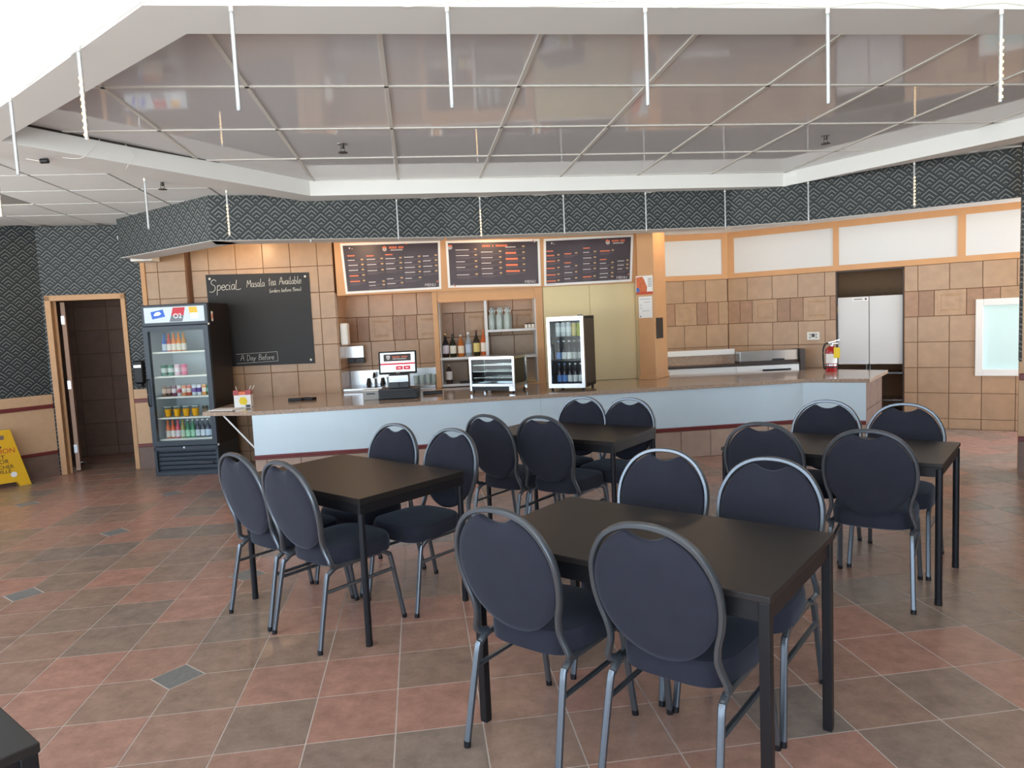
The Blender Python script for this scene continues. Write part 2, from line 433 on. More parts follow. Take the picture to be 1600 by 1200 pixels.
# bar wall behind the chalkboard (local y = depth)
wb = wall('wall_bar', 'beige tiled wall behind the counter holding the chalkboard', BO, BA, [(-3.80, -2.09, 0, .12, 0, 2.66), (-4.33, -3.80, -.08, .12, 0, 2.66)], 'wall_grout')
tiles(wb, -3.78, -2.09, 0, 2.66, -2.601)
fr = put('tile_pilaster', None, wb, (0, -.08, 0)); fr.empty_display_size = .1
tiles(fr, -4.285, -3.80, 0, 2.66, -4.14)
MB().box(-4.335, -4.285, -.105, .0, 0, 2.50).build('edge_trim', 'orange_paint', wb)
wr = wall('wall_bar_return', 'narrow tiled side of the wash recess behind the register', (-2.09*math.cos(BA), 8.66-2.09*.03), BA+PI/2, [(0, .60, 0, .10, 0, 2.66)], 'wall_grout')
tiles(wr, .0, .56, 0, 2.0, .28, kind='plain')
ww = wall('wall_bar_recess', 'brownish tiled back wall of the recess behind register and shelves', (0-.56*math.sin(BA), 8.66+.56), BA, [(-2.09, .50, 0, .12, 0, 2.66)], 'wall_grout')
tiles(ww, -2.09, .50, .6, 2.0, -1.478, .31, accent=5, aphase=-1.80)
# header over the bar that carries the menu boards
hb = MB().box(-2.06, 1.62, -.03, .09, 1.965, 2.66).build('wall_header', 'orange_paint', None, (BO[0], BO[1], 0), (0,0,BA))
tag(hb, 'orange painted header board above the bar behind the menus', 'wall', kind='structure')
MB().box(-2.06, 1.62, -.045, -.03, 2.60, 2.66).build('cornice', 'orange_paint', hb)
# cream panel wall behind the small bottle cooler
cp = MB().box(.425, 1.66, .02, .10, .0, 1.97).build('wall_cream', 'cream_panel', None, (BO[0], BO[1], 0), (0,0,BA))
tag(cp, 'cream panelled wall behind the bottle cooler on the counter', 'wall', kind='structure')
for a, b in ((.428, .998), (1.002, 1.56), (1.564, 1.655)):
    MB().box(a, b, .005, .02, .79, 1.962).build('panel', 'cream_panel', cp, bevel=.002, seg=1)
# column with papers
col = MB().prism([(1.56, 8.51), (1.735, 8.40), (1.975, 8.85), (1.80, 8.96)], .7865, 2.66).build('wall_column', 'orange_paint', bevel=.006)
tag(col, 'orange square column standing on the counter beside the cream panels', 'column', kind='structure')
MB().prism([(1.545, 8.505), (1.735, 8.386), (1.992, 8.857), (1.80, 8.975)], .7865, .835).build('column_base', 'orange_paint', col, bevel=.004)
# kitchen walls
wk = wall('wall_kitchen_back', 'tiled kitchen wall beside the orange column', (1.95, 10.01), 0, [(-.6, 1.16, 0, .12, 0, 2.9)], 'wall_grout')
tiles(wk, -.2, 1.155, .75, 2.02, .529, .3085, accent=5, aphase=.40)
WA = math.radians(-33); WO = (3.11, 10.01)
w4 = wall('wall_kitchen', 'tiled wall with swing doors and window on the right', WO, WA,
          [(0, 1.40, 0, .12, 0, 2.9), (1.40, 2.175, 0, .12, 2.01, 2.9), (2.175, 2.95, 0, .12, 0, 2.9), (2.95, 3.45, 0, .12, 0, .70), (2.95, 3.45, 0, .12, 1.53, 2.9), (3.45, 4.2, 0, .12, 0, 2.9)], 'wall_grout')
tiles(w4, 0.0, 1.395, .7, 2.02, 1.263, .3325, accent=5, aphase=.33)
tiles(w4, 2.18, 3.6, 0, 2.02, 2.326, .3325, accent=5, aphase=2.50, holes=[(2.93, 3.7, .66, 1.565)])
# panelled band above the kitchen tiles
def band(parent, x0, x1, edges):
    MB().box(x0, x1, -.022, -.001, 2.02, 2.09).build('band_rail', 'orange_paint', parent)
    MB().box(x0, x1, -.022, -.001, 2.575, 2.68).build('band_rail', 'orange_paint', parent)
    for a, b in edges: MB().box(a, b, -.022, -.001, 2.09, 2.575).build('band_stile', 'orange_paint', parent)
    for (a, b), (c, d) in zip(edges[:-1], edges[1:]):
        MB().box(b, c, -.012, -.001, 2.09, 2.575).build('band_panel', 'white_panel', parent)
band(wk, -.2, 1.155, [(-.2, -.12), (1.075, 1.155)])
band(w4, .0, 3.7, [(0, .095), (1.368, 1.437), (2.737, 2.82), (3.62, 3.7)])
# swing doors to the kitchen
dr = thing('door_1', 'pair of pale swing doors hung in the kitchen doorway', 'door', (WO[0], WO[1], 0), WA, kind='structure')
for a, b, sx in ((1.415, 1.778, 0), (1.786, 2.165, 1)):
    lf = MB().box(a, b, .03, .065, .80, 1.672).build('door_leaf', 'white_panel', dr, bevel=.004)
    for z in (.98, 1.52):
        x = a-.012 if sx == 0 else b+.012
        MB().box(x-.012, x+.012, .02, .035, z-.04, z+.04).build('hinge', 'brass', lf, bevel=.002)
        MB().cyl((x, .022, z-.042), (x, .022, z+.042), .007).build('hinge_pin', 'brass', lf, smooth=True)
    if sx == 0:
        st = MB().box(1.585, 1.770, .027, .0305, 1.615, 1.665).build('door_sign', 'paper', lf)
        st['label'] = 'white strip sign at the top of the left door'
        MB().box(1.605, 1.705, .0262, .0272, 1.635, 1.645).build('sign_lettering', 'dark_grey', lf)
        MB().cyl((1.745, .0262, 1.64), (1.745, .0272, 1.64), .013).build('sign_mark', 'dark_grey', lf)
        MB().box(1.66, 1.70, .027, .0305, .832, .842).build('maker_plate', 'steel', lf)
MB().box(1.40, 1.412, .0, .12, 0, 2.01).build('jamb', 'dark_wood', dr)
MB().box(2.163, 2.175, .0, .12, 0, 2.01).build('jamb', 'dark_wood', dr)
MB().box(1.40, 2.175, .0, .12, 1.995, 2.012).build('head_jamb', 'dark_wood', dr)
# kitchen beyond the swing doors
kr = wall('wall_kitchen_beyond', 'dark kitchen room seen past the swing doors', WO, WA, [(.6, 3.2, 1.9, 2.0, 0, 2.6), (.5, .6, .12, 2.0, 0, 2.6), (3.2, 3.3, .12, 2.0, 0, 2.6), (.5, 3.3, .12, 2.0, 2.6, 2.7)], 'beige_panel')
rk = thing('steel_rack', 'steel shelving rack in the dark kitchen below the swing doors', 'shelf', (WO[0]+2.1*math.cos(WA)-.9*math.sin(WA), WO[1]+2.1*math.sin(WA)+.9*math.cos(WA), 0), WA)
for x in (-.42, .42):
    for y in (-.2, .2): MB().cyl((x, y, 0), (x, y, 1.5), .012).build('post', 'steel', rk, smooth=True)
for z in (.25, .62, 1.0, 1.4): MB().box(-.44, .44, -.22, .22, z, z+.02).build('shelf', 'steel', rk)
# kitchen window
wi = thing('window_1', 'small white framed window with pale glass on the right tiled wall', 'window', (WO[0], WO[1], 0), WA, kind='structure')
for bx in ((2.925, 3.0, -.03, .05, .655, 1.568), (3.0, 3.55, -.03, .05, .655, .735), (3.0, 3.55, -.03, .05, 1.49, 1.568)):
    MB().box(*bx).build('window_frame', 'white_paint', wi, bevel=.004)
MB().box(3.0, 3.55, .015, .022, .735, 1.49).build('pane', mat('frosted_pane', (205, 232, 230), .5, emit=(196, 232, 232), estr=.10), wi)
# ---- restroom door wall
DA = math.atan2(.165, .85); DO = (-5.38, 8.235)
wd = wall('wall_hallway', 'chevron papered wall around the hallway doorway', DO, DA, [(-.02, .07, 0, .12, 0, 2.9), (.07, .825, 0, .12, 2.04, 2.9), (.825, 1.085, 0, .12, 0, 2.9)], 'wallpaper')
def wainscot(parent, x0, x1, skip=None, z=(0, .26, .30, .80, .845, .96)):
    MB().box(x0, x1, -.012, 0, z[0], z[1]).build('base_tile', 'brown_tile', parent)
    MB().box(x0, x1, -.026, 0, z[1], z[2]).build('lower_rail', 'red_trim', parent, bevel=.006)
    MB().box(x0, x1, -.010, 0, z[2], z[3]).build('wainscot_panel', 'beige_panel', parent)
    MB().box(x0, x1, -.034, 0, z[3], z[4]).build('chair_rail', 'red_trim', parent, bevel=.008)
    MB().box(x0, x1, -.014, 0, z[4], z[5]).build('top_band', 'beige_panel', parent, bevel=.003)
wainscot(wd, .872, 1.085)
d2 = thing('door_2', 'open restroom hallway door with tan frame left of drinks cooler', 'door', (DO[0], DO[1], 0), DA, kind='structure')
MB().box(.012, .075, -.02, .14, 0, 2.10).build('casing', 'door_frame', d2, bevel=.004)
MB().box(.822, .872, -.02, .14, 0, 2.10).build('casing', 'door_frame', d2, bevel=.004)
MB().box(.012, .872, -.02, .14, 2.04, 2.105).build('head_casing', 'door_frame', d2, bevel=.004)
MB().box(.075, .10, .06, .075, 0, 2.04).build('door_stop', 'door_frame', d2)
lf = put('door_leaf', MB().box(0, .045, 0, .70, .012, 2.03).mesh('door_leaf', 'door_leaf', bevel=.003), d2, (.115, .135, 0), (0, 0, math.radians(19)))
for z in (.28, 1.05, 1.82): MB().box(-.004, .03, -.006, .004, z-.05, z+.05).build('hinge', 'steel', lf)
MB().tube(smooth_path([(.045, .05, .10), (.09, .06, .10), (.10, .10, .07), (.075, .16, .055)]), .012, n=6).build('door_hook', 'steel', lf, smooth=True)
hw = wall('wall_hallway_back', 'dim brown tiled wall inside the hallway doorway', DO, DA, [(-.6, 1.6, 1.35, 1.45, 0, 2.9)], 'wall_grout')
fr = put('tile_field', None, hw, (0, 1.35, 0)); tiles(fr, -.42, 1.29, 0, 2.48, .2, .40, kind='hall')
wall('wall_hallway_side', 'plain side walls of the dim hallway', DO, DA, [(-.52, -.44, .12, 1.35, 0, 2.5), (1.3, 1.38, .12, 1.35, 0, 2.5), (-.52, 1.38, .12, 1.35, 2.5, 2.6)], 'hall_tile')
# ---- left wall
LA = math.atan2(.8, .6); LO = (-5.39-5*math.cos(LA), 8.24-5*math.sin(LA))
wl = wall('wall_left', 'dark chevron papered wall at far left above beige wainscot', LO, LA, [(3.3, 5.0, 0, .12, 0, 2.95), (0, 3.3, 0, .12, 0, .8), (0, 3.3, 0, .12, 2.6, 2.95), (0, .1, 0, .12, .8, 2.6)], 'wallpaper')
wainscot(wl, 3.3, 4.99)
for k in range(4): MB().box(.06+k*1.06, .12+k*1.06, .0, .12, .8, 2.6).build('mullion', 'frame_grey', wl)
tag(MB().box(-.035, .035, -.008, 0, -.058, .058).build('light_switch', 'white_plastic', None, (LO[0]+4.16*math.cos(LA), LO[1]+4.16*math.sin(LA), 1.13), (0,0,LA), bevel=.003), 'cream light switch plate on dark wallpaper at left edge', 'switch')
wall('wall_side', 'plain wall on the left beside the windows', (-7.5, 4.3), -PI/2, [(0, 1.8, -.1, 0, 0, 3.5), (1.8, 7.1, -.1, 0, 0, .4), (1.8, 7.1, -.1, 0, 2.85, 3.5)], 'white_paint')
# ---- right wall end
wq = wall('wall_right', 'beige wall end with red rails at the right edge', (4.49, 6.19), WA, [(0, 1.9, 0, .22, 0, 2.9)], 'beige_panel')
MB().box(-.004, .012, -.003, .19, 1.0, 2.9).build('paper_edge', 'wallpaper', wq)
wainscot(wq, -.006, 1.9, z=(0, .29, .335, .835, .895, 1.0))
wall('wall_side_right', 'plain wall at right behind the dining area', (6.05, 5.2), math.radians(-78), [(0, 8.3, 0, .1, 0, 3.5)], 'wallpaper')
# ---- window wall behind the viewer
wf = wall('wall_front', 'storefront wall with large windows', (-7.6, -2.8), 0, [(0, 15.6, -.1, 0, 0, .35), (0, 15.6, -.1, 0, 2.88, 3.5), (11.4, 15.6, -.1, 0, .35, 2.88)], 'white_paint')
for k in range(6): MB().box(k*1.94, k*1.94+.07, -.12, .02, .35, 2.88).build('mullion', 'frame_grey', wf)
# ---- ceilings
ZB, ZG, ZT = 2.82, 2.96, 2.88
IN = [(-1.298, 3.082), (3.35, 3.62), (4.55, 4.94), (2.916, 7.416), (-1.81, 6.75), (-3.12, 4.52)]
OUT = [(-1.344, 2.81), (3.5, 3.36), (4.95, 5.08), (2.80, 7.52), (-1.93, 7.02), (-3.588, 4.64)]
ring = MB(); n = 6
for i in range(6):
    j = (i+1) % 6; top_o = 3.5 if i in (0, 1, 5) else ZT+.02
    ring._add([(*IN[i], ZB), (*IN[j], ZB), (*OUT[j], ZB), (*OUT[i], ZB)], [(0,1,2,3)])
    ring._add([(*IN[i], ZB), (*IN[j], ZB), (*IN[j], ZG+.02), (*IN[i], ZG+.02)], [(3,2,1,0)])
    ring._add([(*OUT[i], ZB), (*OUT[j], ZB), (*OUT[j], top_o), (*OUT[i], top_o)], [(0,1,2,3)])
rg = ring.build('ceiling_bulkhead', 'white_paint'); tag(rg, 'white six sided bulkhead framing the glossy ceiling recess', 'ceiling', kind='structure')
_a, _b2 = Vector((*IN[5], 0)), Vector((*IN[4], 0)); _d = (_b2-_a).normalized(); _n = Vector((_d.y, -_d.x, 0))
_L = (_b2-_a).length; _an = math.atan2(_d.y, _d.x)
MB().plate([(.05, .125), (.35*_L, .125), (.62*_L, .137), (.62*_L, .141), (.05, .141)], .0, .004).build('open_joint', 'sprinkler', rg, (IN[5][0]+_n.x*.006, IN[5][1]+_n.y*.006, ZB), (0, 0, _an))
MB().tube(smooth_path([_a+_d*.62+_n*.02+Vector((0, 0, ZB+.13)), _a+_d*.55+_n*.03+Vector((0, 0, ZB+.05)), _a+_d*.50-_n*.02+Vector((0, 0, ZB-.012)), _a+_d*.42-_n*.10+Vector((0, 0, ZB-.010))]), .004, n=5).build('loose_wire', 'white_plastic', rg, smooth=True)
MB().tube(smooth_path([_a+_d*.80+_n*.02+Vector((0, 0, ZB+.13)), _a+_d*.86+_n*.03+Vector((0, 0, ZB+.06)), _a+_d*.84-_n*.05+Vector((0, 0, ZB-.014)), _a+_d*.92-_n*.18+Vector((0, 0, ZB-.012))]), .004, n=5).build('loose_wire', 'white_plastic', rg, smooth=True)
# glossy recess ceiling
gc = MB().prism(IN, ZG+.015, ZG+.05).build('ceiling_recess', 'dark_grey'); tag(gc, 'recessed ceiling of glossy grey panels inside the bulkhead', 'ceiling', kind='structure')
GU = [-3.235, -2.445, -1.66, -.885, -.10, .685, 1.48, 2.27, 3.04, 3.83, 4.62, 5.41]
GV = [2.50, 3.42, 4.31, 5.19, 6.06, 6.93, 7.8]
def clip_in(poly):
    for i in range(6):
        poly = clip_poly(poly, IN[i], IN[(i+1) % 6])
        if len(poly) < 3: return []
    return poly
for a in range(len(GU)-1):
    for b in range(len(GV)-1):
        q = [fw(GU[a]+.011, GV[b]+.011), fw(GU[a+1]-.011, GV[b]+.011), fw(GU[a+1]-.011, GV[b+1]-.011), fw(GU[a]+.011, GV[b+1]-.011)]
        P = clip_in(q)
        if abs(area(P)) > .01: MB().prism(P, ZG, ZG+.012).build('ceiling_panel', 'gloss_panel', gc)
for a in GU:
    P = clip_in([fw(a-.012, 2), fw(a+.012, 2), fw(a+.012, 9), fw(a-.012, 9)])
    if abs(area(P)) > .003: MB().prism(P, ZG-.006, ZG+.013).build('grid_bar', 't_bar', gc)
for b in GV:
    P = clip_in([fw(-5, b-.012), fw(7, b-.012), fw(7, b+.012), fw(-5, b+.012)])
    if abs(area(P)) > .003: MB().prism(P, ZG-.006, ZG+.0135).build('grid_bar', 't_bar', gc)
# lay-in tile ceiling on the left and behind the ring
lc = MB().prism([(-8, 4.0), (-3.588, 4.64), (-1.93, 7.02), (2.80, 7.52), (4.95, 5.08), (6.5, 5.4), (6.5, 9.3), (-8, 9.3)][::-1], ZT+.02, ZT+.06)
lc = lc.build('ceiling', 'ceiling_tile'); tag(lc, 'white lay-in tile ceiling outside the bulkhead', 'ceiling', kind='structure')
CU = [-3.555+.592*k for k in range(-7, 5)]; CV = [6.10+.63*k for k in range(-3, 5)]
for a in range(len(CU)-1):
    for b in range(len(CV)-1):
        q = [fw(CU[a]+.013, CV[b]+.013), fw(CU[a+1]-.013, CV[b]+.013), fw(CU[a+1]-.013, CV[b+1]-.013), fw(CU[a]+.013, CV[b+1]-.013)]
        q = clip_poly(q, OUT[5], OUT[4]) if q[0][1] < 7.6 else q
        if len(q) < 3 or abs(area(q)) < .01: continue
        cx = sum(p[0] for p in q)/len(q); cy = sum(p[1] for p in q)/len(q)
        if cx > -.8: continue
        if CU[a] < -3.6 and 6.9 < CV[b]+.3 < 7.2 and a > 2 and CU[a] > -5.5: continue
        MB().prism(q, ZT-.004, ZT+.012).build('ceiling_tile', 'ceiling_tile', lc)
def half(q): return clip_poly(q, OUT[5], OUT[4])
for a in CU:
    q = half([fw(a-.012, 4.2), fw(a+.012, 4.2), fw(a+.012, 8.9), fw(a-.012, 8.9)])
    if len(q) > 2: MB().prism(q, ZT+.004, ZT+.02).build('grid_bar', 'troffer', lc)
for b in CV:
    q = half([fw(-7, b-.012), fw(-.8, b-.012), fw(-.8, b+.012), fw(-7, b+.012)])
    if len(q) > 2: MB().prism(q, ZT+.004, ZT+.02).build('grid_bar', 'troffer', lc)
tf = thing('ceiling_light', 'unlit grey fluorescent panel set in the left tile ceiling', 'light', (*fw(-3.555-.592, 7.05), ZT), TH)
MB().box(-.58, .58, -.30, .30, -.002, .012).build('diffuser', 'troffer', tf)
for s in (-1, 1):
    MB().box(-.60, .60, s*.308-.012, s*.308+.012, -.008, .012).build('frame', 't_bar', tf)
# near ceiling above the viewer
nc = MB().box(-7.6, 8.0, -2.9, 5.3, 3.5, 3.6).build('ceiling_entry', 'white_paint'); tag(nc, 'plain white ceiling above the entry side', 'ceiling', kind='structure')
# papered soffit over the counter
SP = [(-4.25, 7.86), (-2.79, 6.79), (-.60, 7.33), (2.40, 7.56), (3.10, 7.38), (4.66, 6.40)]
sf = thing('wall_soffit', 'dark chevron papered soffit hanging above the counter', 'wall', kind='structure')
for (a, b) in zip(SP[:-1], SP[1:]):
    L = math.hypot(b[0]-a[0], b[1]-a[1]); an = math.atan2(b[1]-a[1], b[0]-a[0])
    MB().box(0, L, 0, .10, 2.455, ZT+.02).build('soffit_face', 'wallpaper', sf, (a[0], a[1], 0), (0,0,an))
    MB().box(0, L, .0, .30, 2.452, 2.456).build('soffit_underside', 'white_paint', sf, (a[0], a[1], 0), (0,0,an))
bc = MB().prism([(-4.28, 7.9), (-2.78, 6.86), (-.6, 7.40), (2.4, 7.63), (3.12, 7.45), (4.70, 6.46), (6.6, 7.6), (4.4, 10.4), (-4.3, 9.6)], 2.66, 2.70).build('ceiling_bar', 'white_paint')
tag(bc, 'low white ceiling above the bar counter', 'ceiling', kind='structure')
# box under the soffit end
tag(MB().box(-.12, .12, -.10, .10, -.06, .06).build('ceiling_box', 'white_plastic', None, (-4.16, 8.23, 2.50), (0,0,BA), bevel=.005), 'small beige box below the soffit above drinks cooler', 'box')
# downlights in the bar ceiling; sink and niche ones added unseen to brighten the recess
for (x, y, en, lb) in ((-3.0, 8.05, 9, 'warm recessed downlight over the chalkboard'), (-1.75, 8.0, 7, 'warm recessed downlight over the register'), (-.2, 8.15, 6, 'warm recessed downlight over the bottle shelves'), (-1.5, 8.92, 7, 'added unseen warm light above the hand sink'), (-.28, 8.92, 3, 'added unseen warm light inside the shelf niche'), (2.12, 8.45, 7, 'warm recessed downlight beside the orange column')):
    dl = thing('downlight', lb, 'light', (x, y, 2.66), 0, 'bar downlights')
    MB().lathe([(.085, -.006), (.085, .0), (.06, .0), (.06, -.006)], 20).build('trim_ring', 'white_paint', dl, smooth=True)
    MB().lathe([(.055, -.004), (.055, -.001)], 20).build('lamp', 'lamp_glow', dl)
    l = bpy.data.lights.new('downlight_lamp', 'POINT'); l.energy = en; l.color = (1, .66, .36); l.shadow_soft_size = .045
    lo = bpy.data.objects.new('downlight_lamp', l); C.objects.link(lo); lo.parent = dl; lo.location = (0, 0, -.07)

# ================================================================== COUNTER
CA = math.atan2(.715, 5.80); CO = (-2.61, 6.985); CL = math.hypot(5.80, .715)
ct = thing('service_counter', 'long white panelled service counter with red rail and tiled base', 'counter', (CO[0], CO[1], 0), CA)
def front_run(parent, L, nsheet, kp=.333, off=0):
    MB().box(0, L, .006, .06, 0, .745).build('counter_body', 'brown_tile', parent)
    for k in range(nsheet):
        a, b = L*k/nsheet, L*(k+1)/nsheet
        MB().box(a+.0008, b-.0008, -.002, .006, .338, .745).build('metal_sheet', 'sheet_metal', parent)
    MB().box(0, L, -.020, .006, .314, .338).build('red_rail', 'red_trim', parent, bevel=.006)
    MB().box(0, L, -.014, .006, .295, .315).build('red_rail', 'red_trim', parent, bevel=.005)
    x = -off
    while x < L-.02:
        a, b = max(x, 0)+.003, min(x+kp, L)-.003
        if b-a > .02: put('base_tile', tile_mesh(b-a, .288, 'kick'), parent, (a, .006, .003))
        x += kp
front_run(ct, CL, 2, off=.22)
A2 = math.atan2(-.30, .55); L2 = math.hypot(.55, .30)
e2 = put('angled_end', None, ct, (CL, 0, 0), (0, 0, A2-CA)); front_run(e2, L2, 1)
A3 = math.atan2(.86, .64); e3 = put('counter_end', None, e2, (L2, 0, 0), (0, 0, A3-A2))
MB().box(0, .98, .012, .06, 0, .745).build('end_body', 'brown_tile', e2, (L2, 0, 0), (0, 0, A3-A2))
for k in range(3):
    for z0, z1 in ((.0, .14), (.14, .445), (.445, .745)):
        a, b = k*.333+.003, min((k+1)*.333, .98)-.003
        put('end_tile', tile_mesh(b-a, z1-z0-.006, 'brown'), e2, (L2+a*math.cos(A3-A2)-.012*math.sin(A3-A2), a*math.sin(A3-A2)+.012*math.cos(A3-A2), z0+.003), (0, 0, A3-A2))
bpy.data.objects.remove(e3)
top = MB().prism([(-3.16, 7.12), (-2.64, 6.965), (3.2, 7.672), (3.765, 7.362), (4.44, 8.27), (3.9, 8.78), (2.06, 8.99), (1.62, 8.70), (.43, 8.664), (-2.07, 8.588), (-3.13, 8.553)], .745, .786).build('countertop', 'granite', bevel=.004)
tag(top, 'polished brown granite countertop along the whole bar', 'countertop')
for p, q in (((-2.97, 7.16, .742), (-2.63, 7.06, .40)), ((-2.90, 7.75, .742), (-2.63, 7.74, .40))):
    MB().tube([p, q], .022, .006, ref=(0,1,0), n=4).build('bracket', 'white_paint', top)

# ================================================================== CHAIRS
def back_pt(s, t, off=0):                 # back plane: s sideways, t up the back
    a = math.atan2(.10, .45)
    return Vector((s, .105 - t*math.sin(a) + off*math.cos(a), .475 + t*math.cos(a) + off*math.sin(a)))
def make_chair(loc, rz, label, group):
    r = thing('banquet_chair', label, 'chair', loc, rz, group)
    half_ = [(.207, -.058), (.203, -.035), (.191, .0), (.184, .038), (.190, .088), (.207, .150), (.216, .228), (.205, .315), (.157, .399), (.085, .446), (0, .459)]
    pts = [Vector((.193, .165, .398)), Vector((.200, .135, .404))] + [back_pt(s, t) for s, t in half_] + [back_pt(-s, t) for s, t in half_[-2::-1]] + [Vector((-.200, .135, .404)), Vector((-.193, .165, .398))]
    MB().tube(smooth_path(pts, 4), .020, .028, ref=(0, 1, .1), n=8, sq=.6).build('back_frame', 'frame_grey', r, smooth=True)
    # upholstered oval with a grip notch in its top
    N = 96; out = []
    for k in range(N):
        g = 2*PI*k/N; s = .207*math.sin(g); t = .226 - math.cos(g)*(.224 if math.cos(g) < 0 else .232)
        nx = s/.075
        if t > .30 and abs(nx) < 1: t = min(t, .438 - .027*(1-nx*nx))
        out.append((s, t))
    v = []; f = []
    for sc, th in ((1, .006), (.975, .014), (.88, .020), (.5, .024)):
        v += [back_pt(s*sc, .225+(t-.225)*sc, th) for s, t in out]
    v.append(back_pt(0, .225, .025)); cF = len(v)-1; base = len(v)
    for sc, th in ((1, -.006), (.975, -.012), (.88, -.017), (.5, -.018)):
        v += [back_pt(s*sc, .225+(t-.225)*sc, th) for s, t in out]
    v.append(back_pt(0, .225, -.018)); cB = len(v)-1
    for q in range(3):
        for k in range(N):
            j = (k+1) % N
            f.append((q*N+k, (q+1)*N+k, (q+1)*N+j, q*N+j)); f.append((base+q*N+k, base+q*N+j, base+(q+1)*N+j, base+(q+1)*N+k))
    for k in range(N):
        j = (k+1) % N; f.append((3*N+k, cF, 3*N+j)); f.append((base+3*N+k, base+3*N+j, cB)); f.append((k, j, base+j, base+k))
    mb = MB(); mb._add(v, f); mb.build('backrest', 'fabric', r, smooth=True)
    # seat cushion
    N = 36; rings = []
    for sc, z in ((.93, .385), (.985, .392), (1.0, .425), (.99, .458), (.95, .474), (.80, .483), (.4, .487)):
        ring_ = []
        for k in range(N):
            g = 2*PI*k/N; cx, sx = math.cos(g), math.sin(g)
            x = math.copysign(abs(cx)**.55, cx)*.212; y = math.copysign(abs(sx)**.55, sx)*.212
            x *= 1 + .10*(y/.212)*.5 - .03
            ring_.append((x*sc, .335 + y*sc, z))
        rings.append(ring_)
    v = [p for q in rings for p in q]; f = []
    for q in range(len(rings)-1):
        for k in range(N): f.append((q*N+k, q*N+(k+1)%N, (q+1)*N+(k+1)%N, (q+1)*N+k))
    f.append(tuple(range(N))[::-1]); f.append(tuple(range((len(rings)-1)*N, len(rings)*N)))
    mb = MB(); mb._add(v, f); mb.build('seat', 'fabric', r, smooth=True)
    for s in (-1, 1):
        rail = MB().tube(smooth_path([(s*.188, .12, .375), (s*.19, .16, .391), (s*.192, .30, .392), (s*.194, .44, .391), (s*.195, .475, .375)], 3), .022, n=8, sq=.7)
        rail.build('side_rail', 'frame_grey', r, smooth=True)
        l1 = MB().tube(smooth_path([(s*.19, .145, .388), (s*.19, .112, .368), (s*.192, .095, .335), (s*.202, .028, .012)], 4), .022, .024, ref=(1,0,0), n=8, sq=.6).build('leg', 'frame_grey', r, smooth=True)
        l2 = MB().tube(smooth_path([(s*.194, .45, .388), (s*.195, .482, .368), (s*.196, .497, .335), (s*.206, .555, .012)], 4), .022, .024, ref=(1,0,0), n=8, sq=.6).build('leg', 'frame_grey', r, smooth=True)
        MB().cyl((s*.202, .0265, 0), (s*.202, .028, .022), .0135, n=10).build('foot_cap', 'black_plastic', l1, smooth=True)
        MB().cyl((s*.206, .556, 0), (s*.206, .554, .022), .0135, n=10).build('foot_cap', 'black_plastic', l2, smooth=True)
        MB().tube([(s*.197, .088, .285), (s*.199, .503, .285)], .016, .024, ref=(1,0,0), n=6).build('stretcher', 'frame_grey', r, smooth=True)
    for y in (.22, .42): MB().tube([(-.19, y, .384), (.19, y, .384)], .018, n=6).build('seat_bar', 'frame_grey', r, smooth=True)
    return r

# ================================================================== TABLES
def make_table(cx, cy, ang, L, W, label, style, z=.74):
    t = thing('dining_table', label, 'table', (cx, cy, 0), ang, 'black dining tables')
    if style == 'square':
        MB().box(-L/2, L/2, -W/2, W/2, z-.022, z).build('table_top', 'table_top', t, bevel=.003)
        a0, a1, ins = z-.085, z-.022, .012
    elif style == 'flush':
        MB().box(-L/2, L/2, -W/2, W/2, z-.030, z).build('table_top', 'table_top', t, bevel=.002)
        a0, a1, ins = z-.078, z-.030, .002
    else:
        MB().box(-L/2, L/2, -W/2, W/2, z-.020, z).build('table_top', 'table_top', t, bevel=.002)
        a0, a1, ins = z-.072, z-.020, .008
    for s in (-1, 1):
        MB().box(-L/2+ins, L/2-ins, s*(W/2-ins-.009)-.009, s*(W/2-ins-.009)+.009, a0, a1).build('apron', 'table_black', t, bevel=.002)
        MB().box(s*(L/2-ins-.009)-.009, s*(L/2-ins-.009)+.009, -W/2+ins+.018, W/2-ins-.018, a0, a1).build('apron', 'table_black', t, bevel=.002)
    for sx in (-1, 1):
        for sy in (-1, 1):
            if style == 'square':
                x, y = sx*(L/2-.020), sy*(W/2-.020)
                lg = MB().box(x-.0165, x+.0165, y-.0165, y+.0165, .008, z-.022).build('leg', 'table_black', t, bevel=.003)
                MB().box(x-.015, x+.015, y-.015, y+.015, 0, .009).build('foot_pad', 'black_plastic', lg)
            else:
                x, y = sx*(L/2-.018), sy*(W/2-.018)
                lg = MB().cyl((x, y, .012), (x, y, z-.03), .0170, n=20).build('leg', 'black_metal', t, smooth=True)
                MB().cyl((x, y, 0), (x, y, .03), .018, n=20).build('foot_cap', 'black_plastic', lg, smooth=True)
    return t
TB = {'F': (.4735, 2.5575, -38.4, 1.138, .70, 'black square legged dining table nearest the viewer', 'square'),
      'L': (-.943, 3.944, -40.5, 1.10, .716, 'black round legged dining table on the left in front of drinks cooler', 'flush'),
      'R': (1.9095, 4.11, -38.9, 1.156, .683, 'black round legged dining table at right before the swing doors', 'round'),
      'M': (.40, 5.14, -36.0, 1.09, .66, 'black dining table in the middle closest to the counter', 'flush')}
for k, (x, y, a, L, W, lb, st) in TB.items(): make_table(x, y, math.radians(a), L, W, lb, st)
make_table(-1.655, 1.450, math.radians(-38.5), 1.12, .70, 'black table whose corner shows at the bottom left', 'square')
